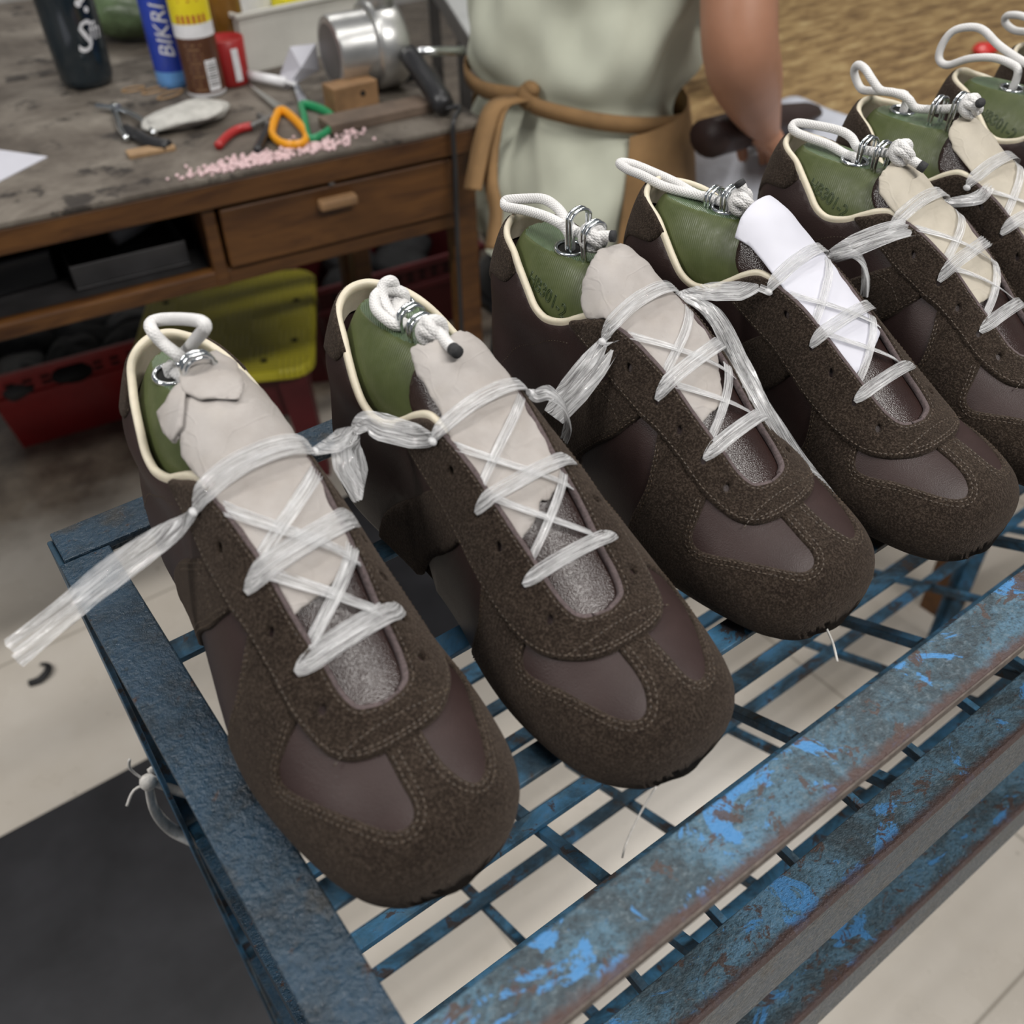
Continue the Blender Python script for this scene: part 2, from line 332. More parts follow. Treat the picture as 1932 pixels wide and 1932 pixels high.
class MB:
    """collects verts / faces (with uv and material index) for ONE mesh object"""
    def __init__(s): s.v = []; s.f = []; s.uv = []; s.mi = []
    def add(s, v, f, uv=None, mi=0):
        b = len(s.v); s.v += [tuple(map(float, p)) for p in v]
        for k, q in enumerate(f):
            s.f.append(tuple(b + i for i in q)); s.uv.append(uv[k] if uv else None); s.mi.append(mi)
    def box(s, lo, hi, M=None, mi=0):
        x0, y0, z0 = lo; x1, y1, z1 = hi
        v = [(x0, y0, z0), (x1, y0, z0), (x1, y1, z0), (x0, y1, z0), (x0, y0, z1), (x1, y0, z1), (x1, y1, z1), (x0, y1, z1)]
        if M is not None: v = [tuple(M @ Vector(p)) for p in v]
        s.add(v, [(0, 3, 2, 1), (4, 5, 6, 7), (0, 1, 5, 4), (1, 2, 6, 5), (2, 3, 7, 6), (3, 0, 4, 7)], mi=mi)
    def tube(s, pts, r, n=10, closed=False, mi=0, cap=True, flat=1.0):
        P = [Vector(p) for p in pts]; m = len(P)
        rr = r if isinstance(r, (list, tuple, np.ndarray)) else [r] * m
        T = []
        for i in range(m):
            a = P[(i - 1) % m] if closed else P[max(i - 1, 0)]
            b = P[(i + 1) % m] if closed else P[min(i + 1, m - 1)]
            t = (b - a); T.append(t.normalized() if t.length > 1e-9 else Vector((0, 0, 1)))
        nrm = T[0].orthogonal().normalized(); rings = []; L = 0.0; acc = [0.0]
        for i in range(m):
            nrm = (nrm - T[i] * nrm.dot(T[i]))
            nrm = nrm.normalized() if nrm.length > 1e-6 else T[i].orthogonal().normalized()
            bn = T[i].cross(nrm)
            rings.append([tuple(P[i] + (nrm * math.cos(2 * math.pi * k / n) + bn * math.sin(2 * math.pi * k / n) * flat) * float(rr[i])) for k in range(n)])
            if i: L += (P[i] - P[i - 1]).length; acc.append(L)
        v = [p for g in rings for p in g]; f = []; uv = []
        mm = m if closed else m - 1
        for i in range(mm):
            j = (i + 1) % m
            u0, u1 = acc[i], (acc[j] if j else L + (P[0] - P[-1]).length)
            for k in range(n):
                k2 = (k + 1) % n
                f.append((i * n + k, i * n + k2, j * n + k2, j * n + k))
                uv.append(((u0, k / n), (u0, (k + 1) / n), (u1, (k + 1) / n), (u1, k / n)))
        if cap and not closed:
            f.append(tuple(range(n - 1, -1, -1))); uv.append(None)
            f.append(tuple((m - 1) * n + k for k in range(n))); uv.append(None)
        s.add(v, f, uv, mi)
    def lathe(s, prof, n=32, M=None, mi=0, mis=None):
        v = []; f = []; m = len(prof)
        for (r, z) in prof:
            for k in range(n):
                a = 2 * math.pi * k / n; v.append((r * math.cos(a), r * math.sin(a), z))
        if M is not None: v = [tuple(M @ Vector(p)) for p in v]
        b = len(s.v); s.v += v
        for i in range(m - 1):
            for k in range(n):
                k2 = (k + 1) % n
                s.f.append((b + i * n + k, b + i * n + k2, b + (i + 1) * n + k2, b + (i + 1) * n + k)); s.uv.append(None)
                s.mi.append(mis[i] if mis else mi)
        s.f.append(tuple(b + k for k in range(n - 1, -1, -1))); s.uv.append(None); s.mi.append(mis[0] if mis else mi)
        s.f.append(tuple(b + (m - 1) * n + k for k in range(n))); s.uv.append(None); s.mi.append(mis[-1] if mis else mi)
    def loft(s, rings, cap=True, mi=0, closed=True):
        n = len(rings[0]); v = [p for g in rings for p in g]; f = []
        for i in range(len(rings) - 1):
            for k in range(n if closed else n - 1):
                k2 = (k + 1) % n
                f.append((i * n + k, i * n + k2, (i + 1) * n + k2, (i + 1) * n + k))
        if cap:
            f.append(tuple(range(n - 1, -1, -1))); f.append(tuple((len(rings) - 1) * n + k for k in range(n)))
        s.add(v, f, mi=mi)
    def sphere(s, c, r, n=12, m=8, mi=0):
        rx, ry, rz = r if isinstance(r, (tuple, list)) else (r, r, r)
        rings = []
        for i in range(1, m):
            t = math.pi * i / m
            rings.append([(c[0] + rx * math.sin(t) * math.cos(2 * math.pi * k / n), c[1] + ry * math.sin(t) * math.sin(2 * math.pi * k / n), c[2] - rz * math.cos(t)) for k in range(n)])
        s.loft(rings, True, mi)
    def mesh(s, name):
        me = bpy.data.meshes.new(name)
        me.from_pydata(s.v, [], s.f)
        if any(u is not None for u in s.uv):
            L = me.uv_layers.new(name='uv').data; i = 0
            for k, q in enumerate(s.f):
                for c in range(len(q)):
                    L[i].uv = s.uv[k][c] if s.uv[k] is not None else (0, 0); i += 1
        if any(s.mi): me.polygons.foreach_set('material_index', s.mi)
        me.update(); return me
    def build(s, name, mat, parent=None, smooth=False, bevel=0.0, seg=2, sub=0):
        me = s.mesh(name); o = link(name, me, mat, parent, smooth)
        if bevel:
            md = o.modifiers.new('bevel', 'BEVEL'); md.width = bevel; md.segments = seg; md.limit_method = 'ANGLE'; md.angle_limit = R_(40)
        if sub:
            md = o.modifiers.new('sub', 'SUBSURF'); md.levels = sub; md.render_levels = sub
        return o
def autosmooth(o, deg=40):
    me = o.data
    bm = bmesh.new(); bm.from_mesh(me)
    for e in bm.edges:
        if len(e.link_faces) == 2 and e.calc_face_angle(0) > R_(deg): e.smooth = False
    bm.to_mesh(me); bm.free()
    me.polygons.foreach_set('use_smooth', [True] * len(me.polygons)); return o
def cat(pts, n=8, closed=False):
    """Catmull-Rom through points"""
    P = [np.array(p, float) for p in pts]; m = len(P); out = []
    rng = range(m if closed else m - 1)
    for i in rng:
        if closed: a, b, c, d = P[(i - 1) % m], P[i], P[(i + 1) % m], P[(i + 2) % m]
        else: a, b, c, d = P[max(i - 1, 0)], P[i], P[i + 1], P[min(i + 2, m - 1)]
        for k in range(n):
            t = k / n
            out.append(0.5 * (2 * b + (c - a) * t + (2 * a - 5 * b + 4 * c - d) * t * t + (3 * b - a - 3 * c + d) * t ** 3))
    if not closed: out.append(P[-1])
    return out
def resample(pts, step, closed=False):
    P = np.array(pts, float)
    if closed: P = np.vstack([P, P[:1]])
    d = np.linalg.norm(np.diff(P, axis=0), axis=1); s = np.concatenate([[0], np.cumsum(d)])
    n = max(2, int(round(s[-1] / step)))
    t = np.linspace(0, s[-1], n + 1)
    Q = np.stack([np.interp(t, s, P[:, k]) for k in range(P.shape[1])], 1)
    return Q[:-1] if closed else Q
# ---------------- shoe upper surface -------------------------------------------------
# station: crown a,z | wide-line a,z, lateral half width, medial half width, squareness
ST=np.array([
 # ac     zc     ao     zo    wl     wm     n
 (.0000,.0160,.0000,.0120,.0000,.0000,2.0),
 (.0004,.0200,.0014,.0120,.0130,.0130,2.0),
 (.0030,.0265,.0060,.0118,.0245,.0240,2.0),
 (.0090,.0325,.0150,.0115,.0328,.0330,2.05),
 (.0180,.0370,.0250,.0112,.0372,.0380,2.1),
 (.0310,.0405,.0370,.0110,.0406,.0412,2.15),
 (.0470,.0440,.0520,.0108,.0438,.0432,2.15),
 (.0650,.0500,.0700,.0106,.0464,.0440,2.1),
 (.0850,.0605,.0900,.0106,.0477,.0425,2.0),
 (.1050,.0730,.1100,.0106,.0468,.0390,1.95),
 (.1250,.0850,.1300,.0108,.0440,.0352,1.95),
 (.1480,.0970,.1530,.0110,.0400,.0326,2.05),
 (.1720,.1060,.1770,.0112,.0362,.0316,2.25),
 (.1980,.1120,.2020,.0115,.0340,.0325,2.5),
 (.2240,.1140,.2260,.0118,.0340,.0335,2.7),
 (.2480,.1140,.2460,.0120,.0330,.0328,2.7),
 (.2660,.1120,.2600,.0122,.0300,.0300,2.5),
 (.2780,.1040,.2690,.0124,.0255,.0255,2.3),
 (.2825,.0900,.2750,.0126,.0205,.0205,2.2),
 (.2860,.0700,.2800,.0128,.0150,.0150,2.1),
 (.2885,.0500,.2840,.0130,.0095,.0095,2.0),
 (.2890,.0320,.2868,.0132,.0045,.0045,2.0),
 (.2880,.0170,.2880,.0134,.0000,.0000,2.0)])
ST[:,[0,2]]*=.875;ST[:,[4,5]]*=.9877;ST[:,[1,3]]*=1.035
def _spl(t,x,y):
    # monotone-ish cubic (Catmull-Rom on non uniform knots)
    y=np.asarray(y,float);t=np.asarray(t,float)
    h=np.diff(x)[:,None];d=np.diff(y,axis=0)/h
    m=np.empty_like(y);m[1:-1]=(d[:-1]*h[1:]+d[1:]*h[:-1])/(h[1:]+h[:-1]);m[0]=d[0];m[-1]=d[-1]
    i=np.clip(np.searchsorted(x,t,side='right')-1,0,len(x)-2)
    hh=h[i];s=((t-x[i])/hh[...,0])[...,None] if t.ndim else (t-x[i])/hh
    return ((2*s**3-3*s**2+1)*y[i]+(s**3-2*s**2+s)*hh*m[i]+(-2*s**3+3*s**2)*y[i+1]+(s**3-s**2)*hh*m[i+1])
_seg=np.hypot(np.diff(ST[:,0]),np.diff(ST[:,1]))
SIG=np.concatenate([[0],np.cumsum(_seg)])          # arclength of the crown line
SL=SIG[-1]
# widths behave like sqrt at the two poles: interpolate squares there
def station(s):
    s=np.clip(s,0,SL)
    v=_spl(s,SIG,ST)
    wl=_spl(s,SIG,ST[:,4:6]**2)
    v=v.copy();v[...,4:6]=np.where((s<SIG[3])[...,None]|(s>SIG[-4])[...,None],np.sqrt(np.maximum(wl,0)),v[...,4:6])
    return v
def girth(s):
    v=station(s);w=.5*(v[...,4]+v[...,5]);h=np.hypot(v[...,1]-v[...,3],v[...,0]-v[...,2])
    return np.sqrt((w*w+h*h))*1.13+.006*np.minimum(1,w/.02)
BU=.90
NM=1.0
def S(s,b):
    """s crown arclength, b in [-1,1]: -1 lateral edge, +1 medial edge -> (w,a,z)"""
    s=np.asarray(s,float);b=np.asarray(b,float)
    v=station(s);ac,zc,ao,zo,wl,wm,n=[v[...,i] for i in range(7)]
    w0=np.where(b<0,wl,wm);ab=np.abs(b)
    th=np.minimum(ab/BU,1)*np.pi/2
    n=n+np.where(b>0,NM*np.exp(-((s-.155)/.040)**2),0)
    f=np.sin(th)**(2/n);g=1-np.maximum(np.cos(th),0)**(2/n)
    y=w0*f;z=zc+(zo-zc)*g;a=ac+(ao-ac)*g
    # waist pinch of the quarters under the padded collar
    k=np.exp(-((z-.060)/.014)**2)*np.clip((a-.141)/.026,0,1)*np.clip((.246-a)/.017,0,1)
    y=y-w0*.07*k*np.clip(ab*2,0,1)
    k2=np.exp(-((z-.082)/.012)**2)*np.clip((a-.158)/.026,0,1)
    y=y+w0*.05*k2*np.clip(ab*2,0,1)
    # edge turned under
    ph=np.clip((ab-BU)/(1-BU),0,1)*np.pi/2
    tk=np.minimum(w0*.5,.010)
    y=y-tk*(1-np.cos(ph));z=z-(zo-.0005)*np.sin(ph)
    return np.stack([np.sign(b)*y,a,z],-1)
def D2(s,q):
    """domain point (s,q) (q in metres of girth) -> surface"""
    return S(s,np.clip(np.asarray(q)/np.maximum(girth(s),1e-6),-1,1))
def N2(s,q,e=6e-4):
    s=np.asarray(s,float);q=np.asarray(q,float)
    b=np.clip(q/np.maximum(girth(s),1e-6),-.985,.985)
    sc=np.clip(s,.0022,SL-.0022)
    du=S(sc+e,b)-S(sc-e,b);dv=S(sc,b+.004)-S(sc,b-.004)
    n=np.cross(dv,du);l=np.linalg.norm(n,axis=-1,keepdims=True)
    return n/np.maximum(l,1e-12)
# ------------------------------------------------------------------ sneaker panels on that surface
ZT = 0.87                                   # top of the rack
PIT, LIFT = .0553, .0019
SHOES = [(.0818, .1535, .0277), (.1831, .1385, -.012), (.2921, .1535, .0022), (.3932, .1415, -.0851),
         (.4800, .1400, .0308), (.5660, .1520, .0271), (.6630, .1482, .0298), (.7490, .1550, .0296)]
ROLL = [0, 0, -.055, 0, 0, 0, 0, 0]
def shoe_matrix(i):
    tx, ty, ang = SHOES[i]
    return (Matrix.Translation((tx, ty, ZT)) @ Matrix.Rotation(-ang, 4, 'Z') @ Matrix.Translation((0, .09, .005 + LIFT))
            @ Matrix.Rotation(PIT, 4, 'X') @ Matrix.Rotation(ROLL[i], 4, 'Y') @ Matrix.Translation((0, -.09, -.005)))
G = lambda s: float(girth(np.array(float(s))))
def inside(P, poly):
    x, y = P[:, 0], P[:, 1]; r = np.zeros(len(P), bool); n = len(poly); j = n - 1
    for i in range(n):
        xi, yi = poly[i]; xj, yj = poly[j]
        c = ((yi > y) != (yj > y)) & (x < (xj - xi) * (y - yi) / ((yj - yi) if yj != yi else 1e-12) + xi)
        r ^= c; j = i
    return r
def dist_to(P, poly):
    A = np.array(poly); B = np.roll(A, -1, 0); d = np.full(len(P), 9.0)
    for a, b in zip(A, B):
        ab = b - a; L = ab @ ab
        t = np.clip(((P - a) @ ab) / max(L, 1e-14), 0, 1)
        d = np.minimum(d, np.linalg.norm(P - (a + t[:, None] * ab), axis=1))
    return d
def panel_arrays(outer, holes=(), off=.0012, base=0.0, h=.0026, edge=.0010, rim=False, surf=None):
    """triangulated patch of the upper: verts, tris/quads; edges rolled down to 'base'"""
    outer = np.array(outer, float); holes = [np.array(q, float) for q in holes]
    pts = [outer] + holes; loops = []; n = 0; V = []; E = []
    for q in pts:
        V.append(q); loops.append(np.arange(n, n + len(q)))
        E += [(n + k, n + (k + 1) % len(q)) for k in range(len(q))]; n += len(q)
    nb = n
    lo, hi = outer.min(0), outer.max(0)
    xs = np.arange(lo[0], hi[0], h); ys = np.arange(lo[1], hi[1], h * .9)
    gx, gy = np.meshgrid(xs, ys, indexing='ij'); gx = gx + (np.arange(len(ys)) % 2) * h * .5
    g = np.stack([gx.ravel(), gy.ravel()], 1)
    g = g[inside(g, outer)]
    for q in holes: g = g[~inside(g, q)]
    d = dist_to(g, outer)
    for q in holes: d = np.minimum(d, dist_to(g, q))
    g = g[d > edge * 1.6]
    ring = []
    for q, sg in [(outer, 1)] + [(q, -1) for q in holes]:
        t = np.roll(q, -1, 0) - np.roll(q, 1, 0); nn = np.stack([-t[:, 1], t[:, 0]], 1)
        nn /= np.maximum(np.linalg.norm(nn, axis=1), 1e-12)[:, None]
        ar = .5 * np.sum(q[:, 0] * np.roll(q[:, 1], -1) - np.roll(q[:, 0], -1) * q[:, 1])
        if ar < 0: nn = -nn
        c = q + nn * edge * sg
        ok = inside(c, outer)
        for q2 in holes: ok &= ~inside(c, q2)
        dd = dist_to(c, outer)
        for q2 in holes: dd = np.minimum(dd, dist_to(c, q2))
        ring.append(c[ok & (dd > edge * .8)])
    if rim:      # extra rows where the upper turns under at the feather edge
        t = np.concatenate([np.linspace(.012, .40, 120) ** 2, SL - np.linspace(.4, .012, 120) ** 2]); t = t[(t > 1e-4) & (t < SL - 1e-4)]
        gg = girth(t); R = []
        for b in (.97, .94, .91, .88, .84, .80):
            for sg in (-1, 1): R.append(np.stack([t, sg * gg * b], 1))
        R = np.vstack(R); R = R[inside(R, outer)]
        for q in holes: R = R[~inside(R, q)]
        R = R[dist_to(R, outer) > 4e-4]
        bq = np.abs(g[:, 1]) / np.maximum(girth(g[:, 0]), 1e-6)
        g = np.vstack([g[bq < .78], R])
    A = np.vstack(V + ring + [g])
    S2 = 1000.0
    vs, es, fs, ov, oe, of = delaunay_2d_cdt([Vector(p * S2) for p in A], E, [], 0, 1e-5)
    P = np.array([(v.x, v.y) for v in vs]) / S2
    F = np.array([f for f in fs if len(f) == 3])
    cen = P[F].mean(1); k = inside(cen, outer)
    for q in holes: k &= ~inside(cen, q)
    F = F[k]
    d = dist_to(P, outer)
    for q in holes: d = np.minimum(d, dist_to(P, q))
    o = base + (off - base) * (0.45 + 0.55 * np.clip(d / (edge * .95), 0, 1) ** .6)
    N = N2(P[:, 0], P[:, 1]); X = (surf or D2)(P[:, 0], P[:, 1])
    top = X + N * o[:, None]
    # boundary edges -> skirt down to the base
    cnt = {}
    for a, b, c in F:
        for e in ((a, b), (b, c), (c, a)):
            cnt[tuple(sorted(map(int, e)))] = cnt.get(tuple(sorted(map(int, e))), 0) + 1
    faces = [tuple(map(int, f)) for f in F]
    # orientation
    a, b, c = F[len(F) // 2]
    if np.dot(np.cross(top[b] - top[a], top[c] - top[a]), N[a]) < 0: faces = [f[::-1] for f in faces]
    bl = {}; low = []
    for f in list(faces):
        for e in ((f[0], f[1]), (f[1], f[2]), (f[2], f[0])):
            if cnt[tuple(sorted(e))] == 1:
                q = []
                for v in e:
                    if v not in bl:
                        bl[v] = len(top) + len(low); low.append(X[v] + N[v] * base)
                    q.append(bl[v])
                faces.append((e[1], e[0], q[0], q[1]))
    if low: top = np.vstack([top, np.array(low)])
    return top, faces
def mirrored(V, F):
    V = V.copy(); V[:, 0] *= -1; return V, [f[::-1] for f in F]
def arr_mesh(name, V, F, m=1):
    if m < 0: V, F = mirrored(np.array(V), F)
    me = bpy.data.meshes.new(name); me.from_pydata([tuple(p) for p in V], [], F); me.update()
    me.polygons.foreach_set('use_smooth', [True] * len(me.polygons))
    return me

# ---- pattern pieces in (s, q): s = way along the crown from the toe, q = way round the girth (− lateral, + medial)
HOLE_L = [(.1736, -.0421), (.1551, -.0368), (.1329, -.0300), (.1144, -.0255), (.0954, -.0205), (.0785, -.0167)]
HOLE_M = [(.1700, .0450), (.1560, .0450), (.1350, .0400), (.1180, .0350), (.0985, .0295), (.0800, .0245)]
IN_L = [(.0690, .0005), (.0711, -.0049), (.0748, -.0073), (.0817, -.0092), (.0912, -.0104), (.1017, -.0126), (.1134, -.0150), (.1261, -.0172), (.1361, -.0190), (.1482, -.0225), (.1615, -.0266), (.1700, -.0300), (.1768, -.0337)]
IN_M = [(.0690, .0030), (.0706, .0088), (.0743, .0136), (.0833, .0172), (.0954, .0198), (.1050, .0214), (.1134, .0232), (.1261, .0258), (.1361, .0280), (.1482, .0310), (.1615, .0355), (.1700, .0388), (.1768, .0415)]
COL_L = [(.1826, -.0356), (.1889, -.0425), (.1953, -.0512), (.2032, -.0606), (.2138, -.0670), (.2238, -.0668), (.2338, -.0610), (.2440, -.0535), (.2530, -.0460), (.2640, -.0390), (.2720, -.0285), (.2765, -.0160), (.2785, .0)]
def med(pts):   # medial counterpart of a lateral line
    return [(s, -q + .012 * min(1, max(0, (.30 - s) / .12))) for s, q in pts]
COL_M = med(COL_L); COL_M[0] = (.1826, .0445); COL_M[1] = (.1889, .0525)
def edge_line(s0, s1, side, n):
    t = np.linspace(math.sqrt(s0), math.sqrt(s1), n) ** 2
    return [(s, side * G(s) * .9995) for s in t]
def circle(c, r, n=12):
    return [(c[0] + r * math.cos(2 * math.pi * k / n), c[1] + r * math.sin(2 * math.pi * k / n)) for k in range(n)]
OPENING = cat(IN_L[::1], 4) + cat(COL_L, 4)[:-1] + cat(COL_M[::-1], 4) + cat(IN_M[::-1], 4)
def full_outline(e=.0009):
    up = list(np.linspace(.1200, .40, 90) ** 2) + list(SL - np.linspace(math.sqrt(SL - .1605), .0148, 110) ** 2)
    return [(s, -G(s) * .9995) for s in up] + [(s, G(s) * .9995) for s in up[::-1]]
EYE_OUT_L = [(.1984, -.0555), (.1895, -.0565), (.1789, -.0545), (.1704, -.0527), (.163, -.0515), (.1546, -.0492), (.1440, -.0455), (.134, -.0418), (.1224, -.0368), (.1028, -.0314), (.0875, -.0286), (.0774, -.0258), (.0658, -.0221), (.0595, -.0183), (.0553, -.0133), (.0525, -.0040)]
EYE_OUT_M = [(.1984, .0650), (.1895, .0690), (.1789, .0700), (.1704, .0695), (.163, .0685), (.1546, .0665), (.1440, .0640), (.134, .0610), (.1224, .0570), (.1028, .0490), (.0875, .0425), (.0774, .0375), (.0690, .0318), (.0625, .0255), (.0566, .0176), (.0535, .0090)]
EYESTAY = cat(EYE_OUT_L + EYE_OUT_M[::-1] + [(.1930, .0585), (.1830, .0460)] + IN_M[::-1][0:] + IN_L[0:] + [(.1830, -.0370), (.1930, -.0490)], 4, True)
WING_L = [(.1225, -.0365), (.1165, -.0440), (.1115, -.0545), (.1130, -.0722), (.1150, -.0844)]
TOECAP = (edge_line(.1165, .0002, -1, 90) + edge_line(.0002, .1165, 1, 90)
          + cat([(.1150, .088), (.1130, .078), (.1115, .066), (.1165, .0565), (.1225, .0500), (.1180, .0465), (.100, .0390), (.0835, .0340), (.0815, .0375), (.0790, .0425), (.0745, .0450),
                 (.0660, .0410), (.0563, .0340), (.0426, .0275), (.0336, .0230), (.0290, .0190), (.0276, .0151), (.0299, .0116), (.0362, .0085), (.0436, .0074), (.0521, .0074), (.0570, .0076)], 4)
          + cat([(.0570, -.0045), (.0521, -.0049), (.0463, -.0052), (.0394, -.0056), (.0335, -.0058), (.0290, -.0070), (.0267, -.0098), (.0275, -.0142), (.0315, -.0184), (.0383, -.0232), (.0457, -.0284),
                 (.0535, -.0335), (.0640, -.0412), (.0700, -.0435), (.0745, -.0415), (.0775, -.0345), (.0811, -.0274), (.0835, -.0245), (.100, -.0275), (.118, -.0330), (.1225, -.0365), (.1165, -.0440), (.1115, -.0545), (.1130, -.0722), (.1150, -.0844)], 4))
STRAP_L = [tuple(q) for q in resample(cat([(.2190, -G(.219) * .995), (.2110, -.1120), (.1960, -.0925), (.1780, -.0715), (.1610, -.0495)], 5) + cat([(.1345, -.0400), (.1445, -.0617), (.1560, -.0780), (.1700, -.0980), (.1850, -.1190), (.1900, -G(.190) * .995)], 5), .0025, True)]
STRAP_M = [(s, min(-q + .014 * min(1, max(0, (q + .125) / .05)), G(s) * .995)) for s, q in STRAP_L]
TAB_LOW = [(.2440, -.0560), (.2502, -.0640), (.2620, -.0640), (.2745, -.0580), (.2900, -.0510), (.3060, -.0420), (.3200, -.0280), (.3270, -.0130), (.3290, 0.0)]
TAB = (cat(TAB_LOW, 4) + [(s, -q) for s, q in cat(TAB_LOW, 4)[:-1]][::-1]
       + cat([(.2450, .0530 + .002), (.2530, .0480), (.2640, .0395), (.2720, .0290), (.2765, .0165), (.2785, 0), (.2765, -.0160), (.2720, -.0285), (.2640, -.0390), (.2530, -.0460)], 4))
TONGUE = cat([(.0640, .0), (.0650, -.010), (.075, -.016), (.10, -.021), (.13, -.027), (.16, -.036), (.185, -.042), (.198, -.036), (.202, -.010), (.202, .020), (.198, .048), (.185, .055), (.16, .050), (.13, .042), (.10, .031), (.075, .022), (.0650, .014)], 4, True)

def offset_line(pts, d):
    P = np.array(pts); t = np.gradient(P, axis=0); n = np.stack([-t[:, 1], t[:, 0]], 1)
    n /= np.maximum(np.linalg.norm(n, axis=1), 1e-9)[:, None]
    return P + n * d
def stitch_mesh(mb, pts, off, pitch=.0024, ln=.0017, w=.00030, hgt=.00028):
    Q = np.array(pts); X = D2(Q[:, 0], Q[:, 1])
    d = np.linalg.norm(np.diff(X, axis=0), axis=1); s = np.concatenate([[0], np.cumsum(d)])
    n = int(s[-1] / pitch)
    for k in range(n):
        a = k * pitch; ts = np.array([a, a + ln * .5, a + ln])
        q = np.stack([np.interp(ts, s, Q[:, c]) for c in (0, 1)], 1)
        P = D2(q[:, 0], q[:, 1]); N = N2(q[:, 0], q[:, 1])
        T = P[2] - P[0]; L = np.linalg.norm(T)
        if L < 1e-6: continue
        B = np.cross(N[1], T / L)
        o = [off - .0002, off + hgt, off - .0002]
        v = []
        for j in range(3):
            c = P[j] + N[j] * o[j]
            v += [c - B * w, c + N[j] * w * .9, c + B * w]
        mb.add(v, [(0, 1, 4, 3), (1, 2, 5, 4), (3, 4, 7, 6), (4, 5, 8, 7)])

def FL(s, q, k=.80):
    """the throat between the lace stays is nearly flat: chord across it with a slight bulge"""
    s = np.asarray(s, float); q = np.asarray(q, float)
    L = np.interp(s, [a for a, b in IN_L], [b for a, b in IN_L]); R = np.interp(s, [a for a, b in IN_M], [b for a, b in IN_M])
    P = D2(s, q); t = np.clip((q - L) / np.maximum(R - L, 1e-4), 0, 1)
    A, B = D2(s, L), D2(s, R)
    C_ = A + (B - A) * t[..., None]
    C_ = C_ + N2(s, (L + R) / 2) * (.0022 * 4 * t * (1 - t))[..., None]
    w = k * np.clip((s - .084) / .022, 0, 1) * np.clip((.192 - s) / .026, 0, 1) * (np.minimum(t, 1 - t) > 0)
    return P + (C_ - P) * w[..., None]

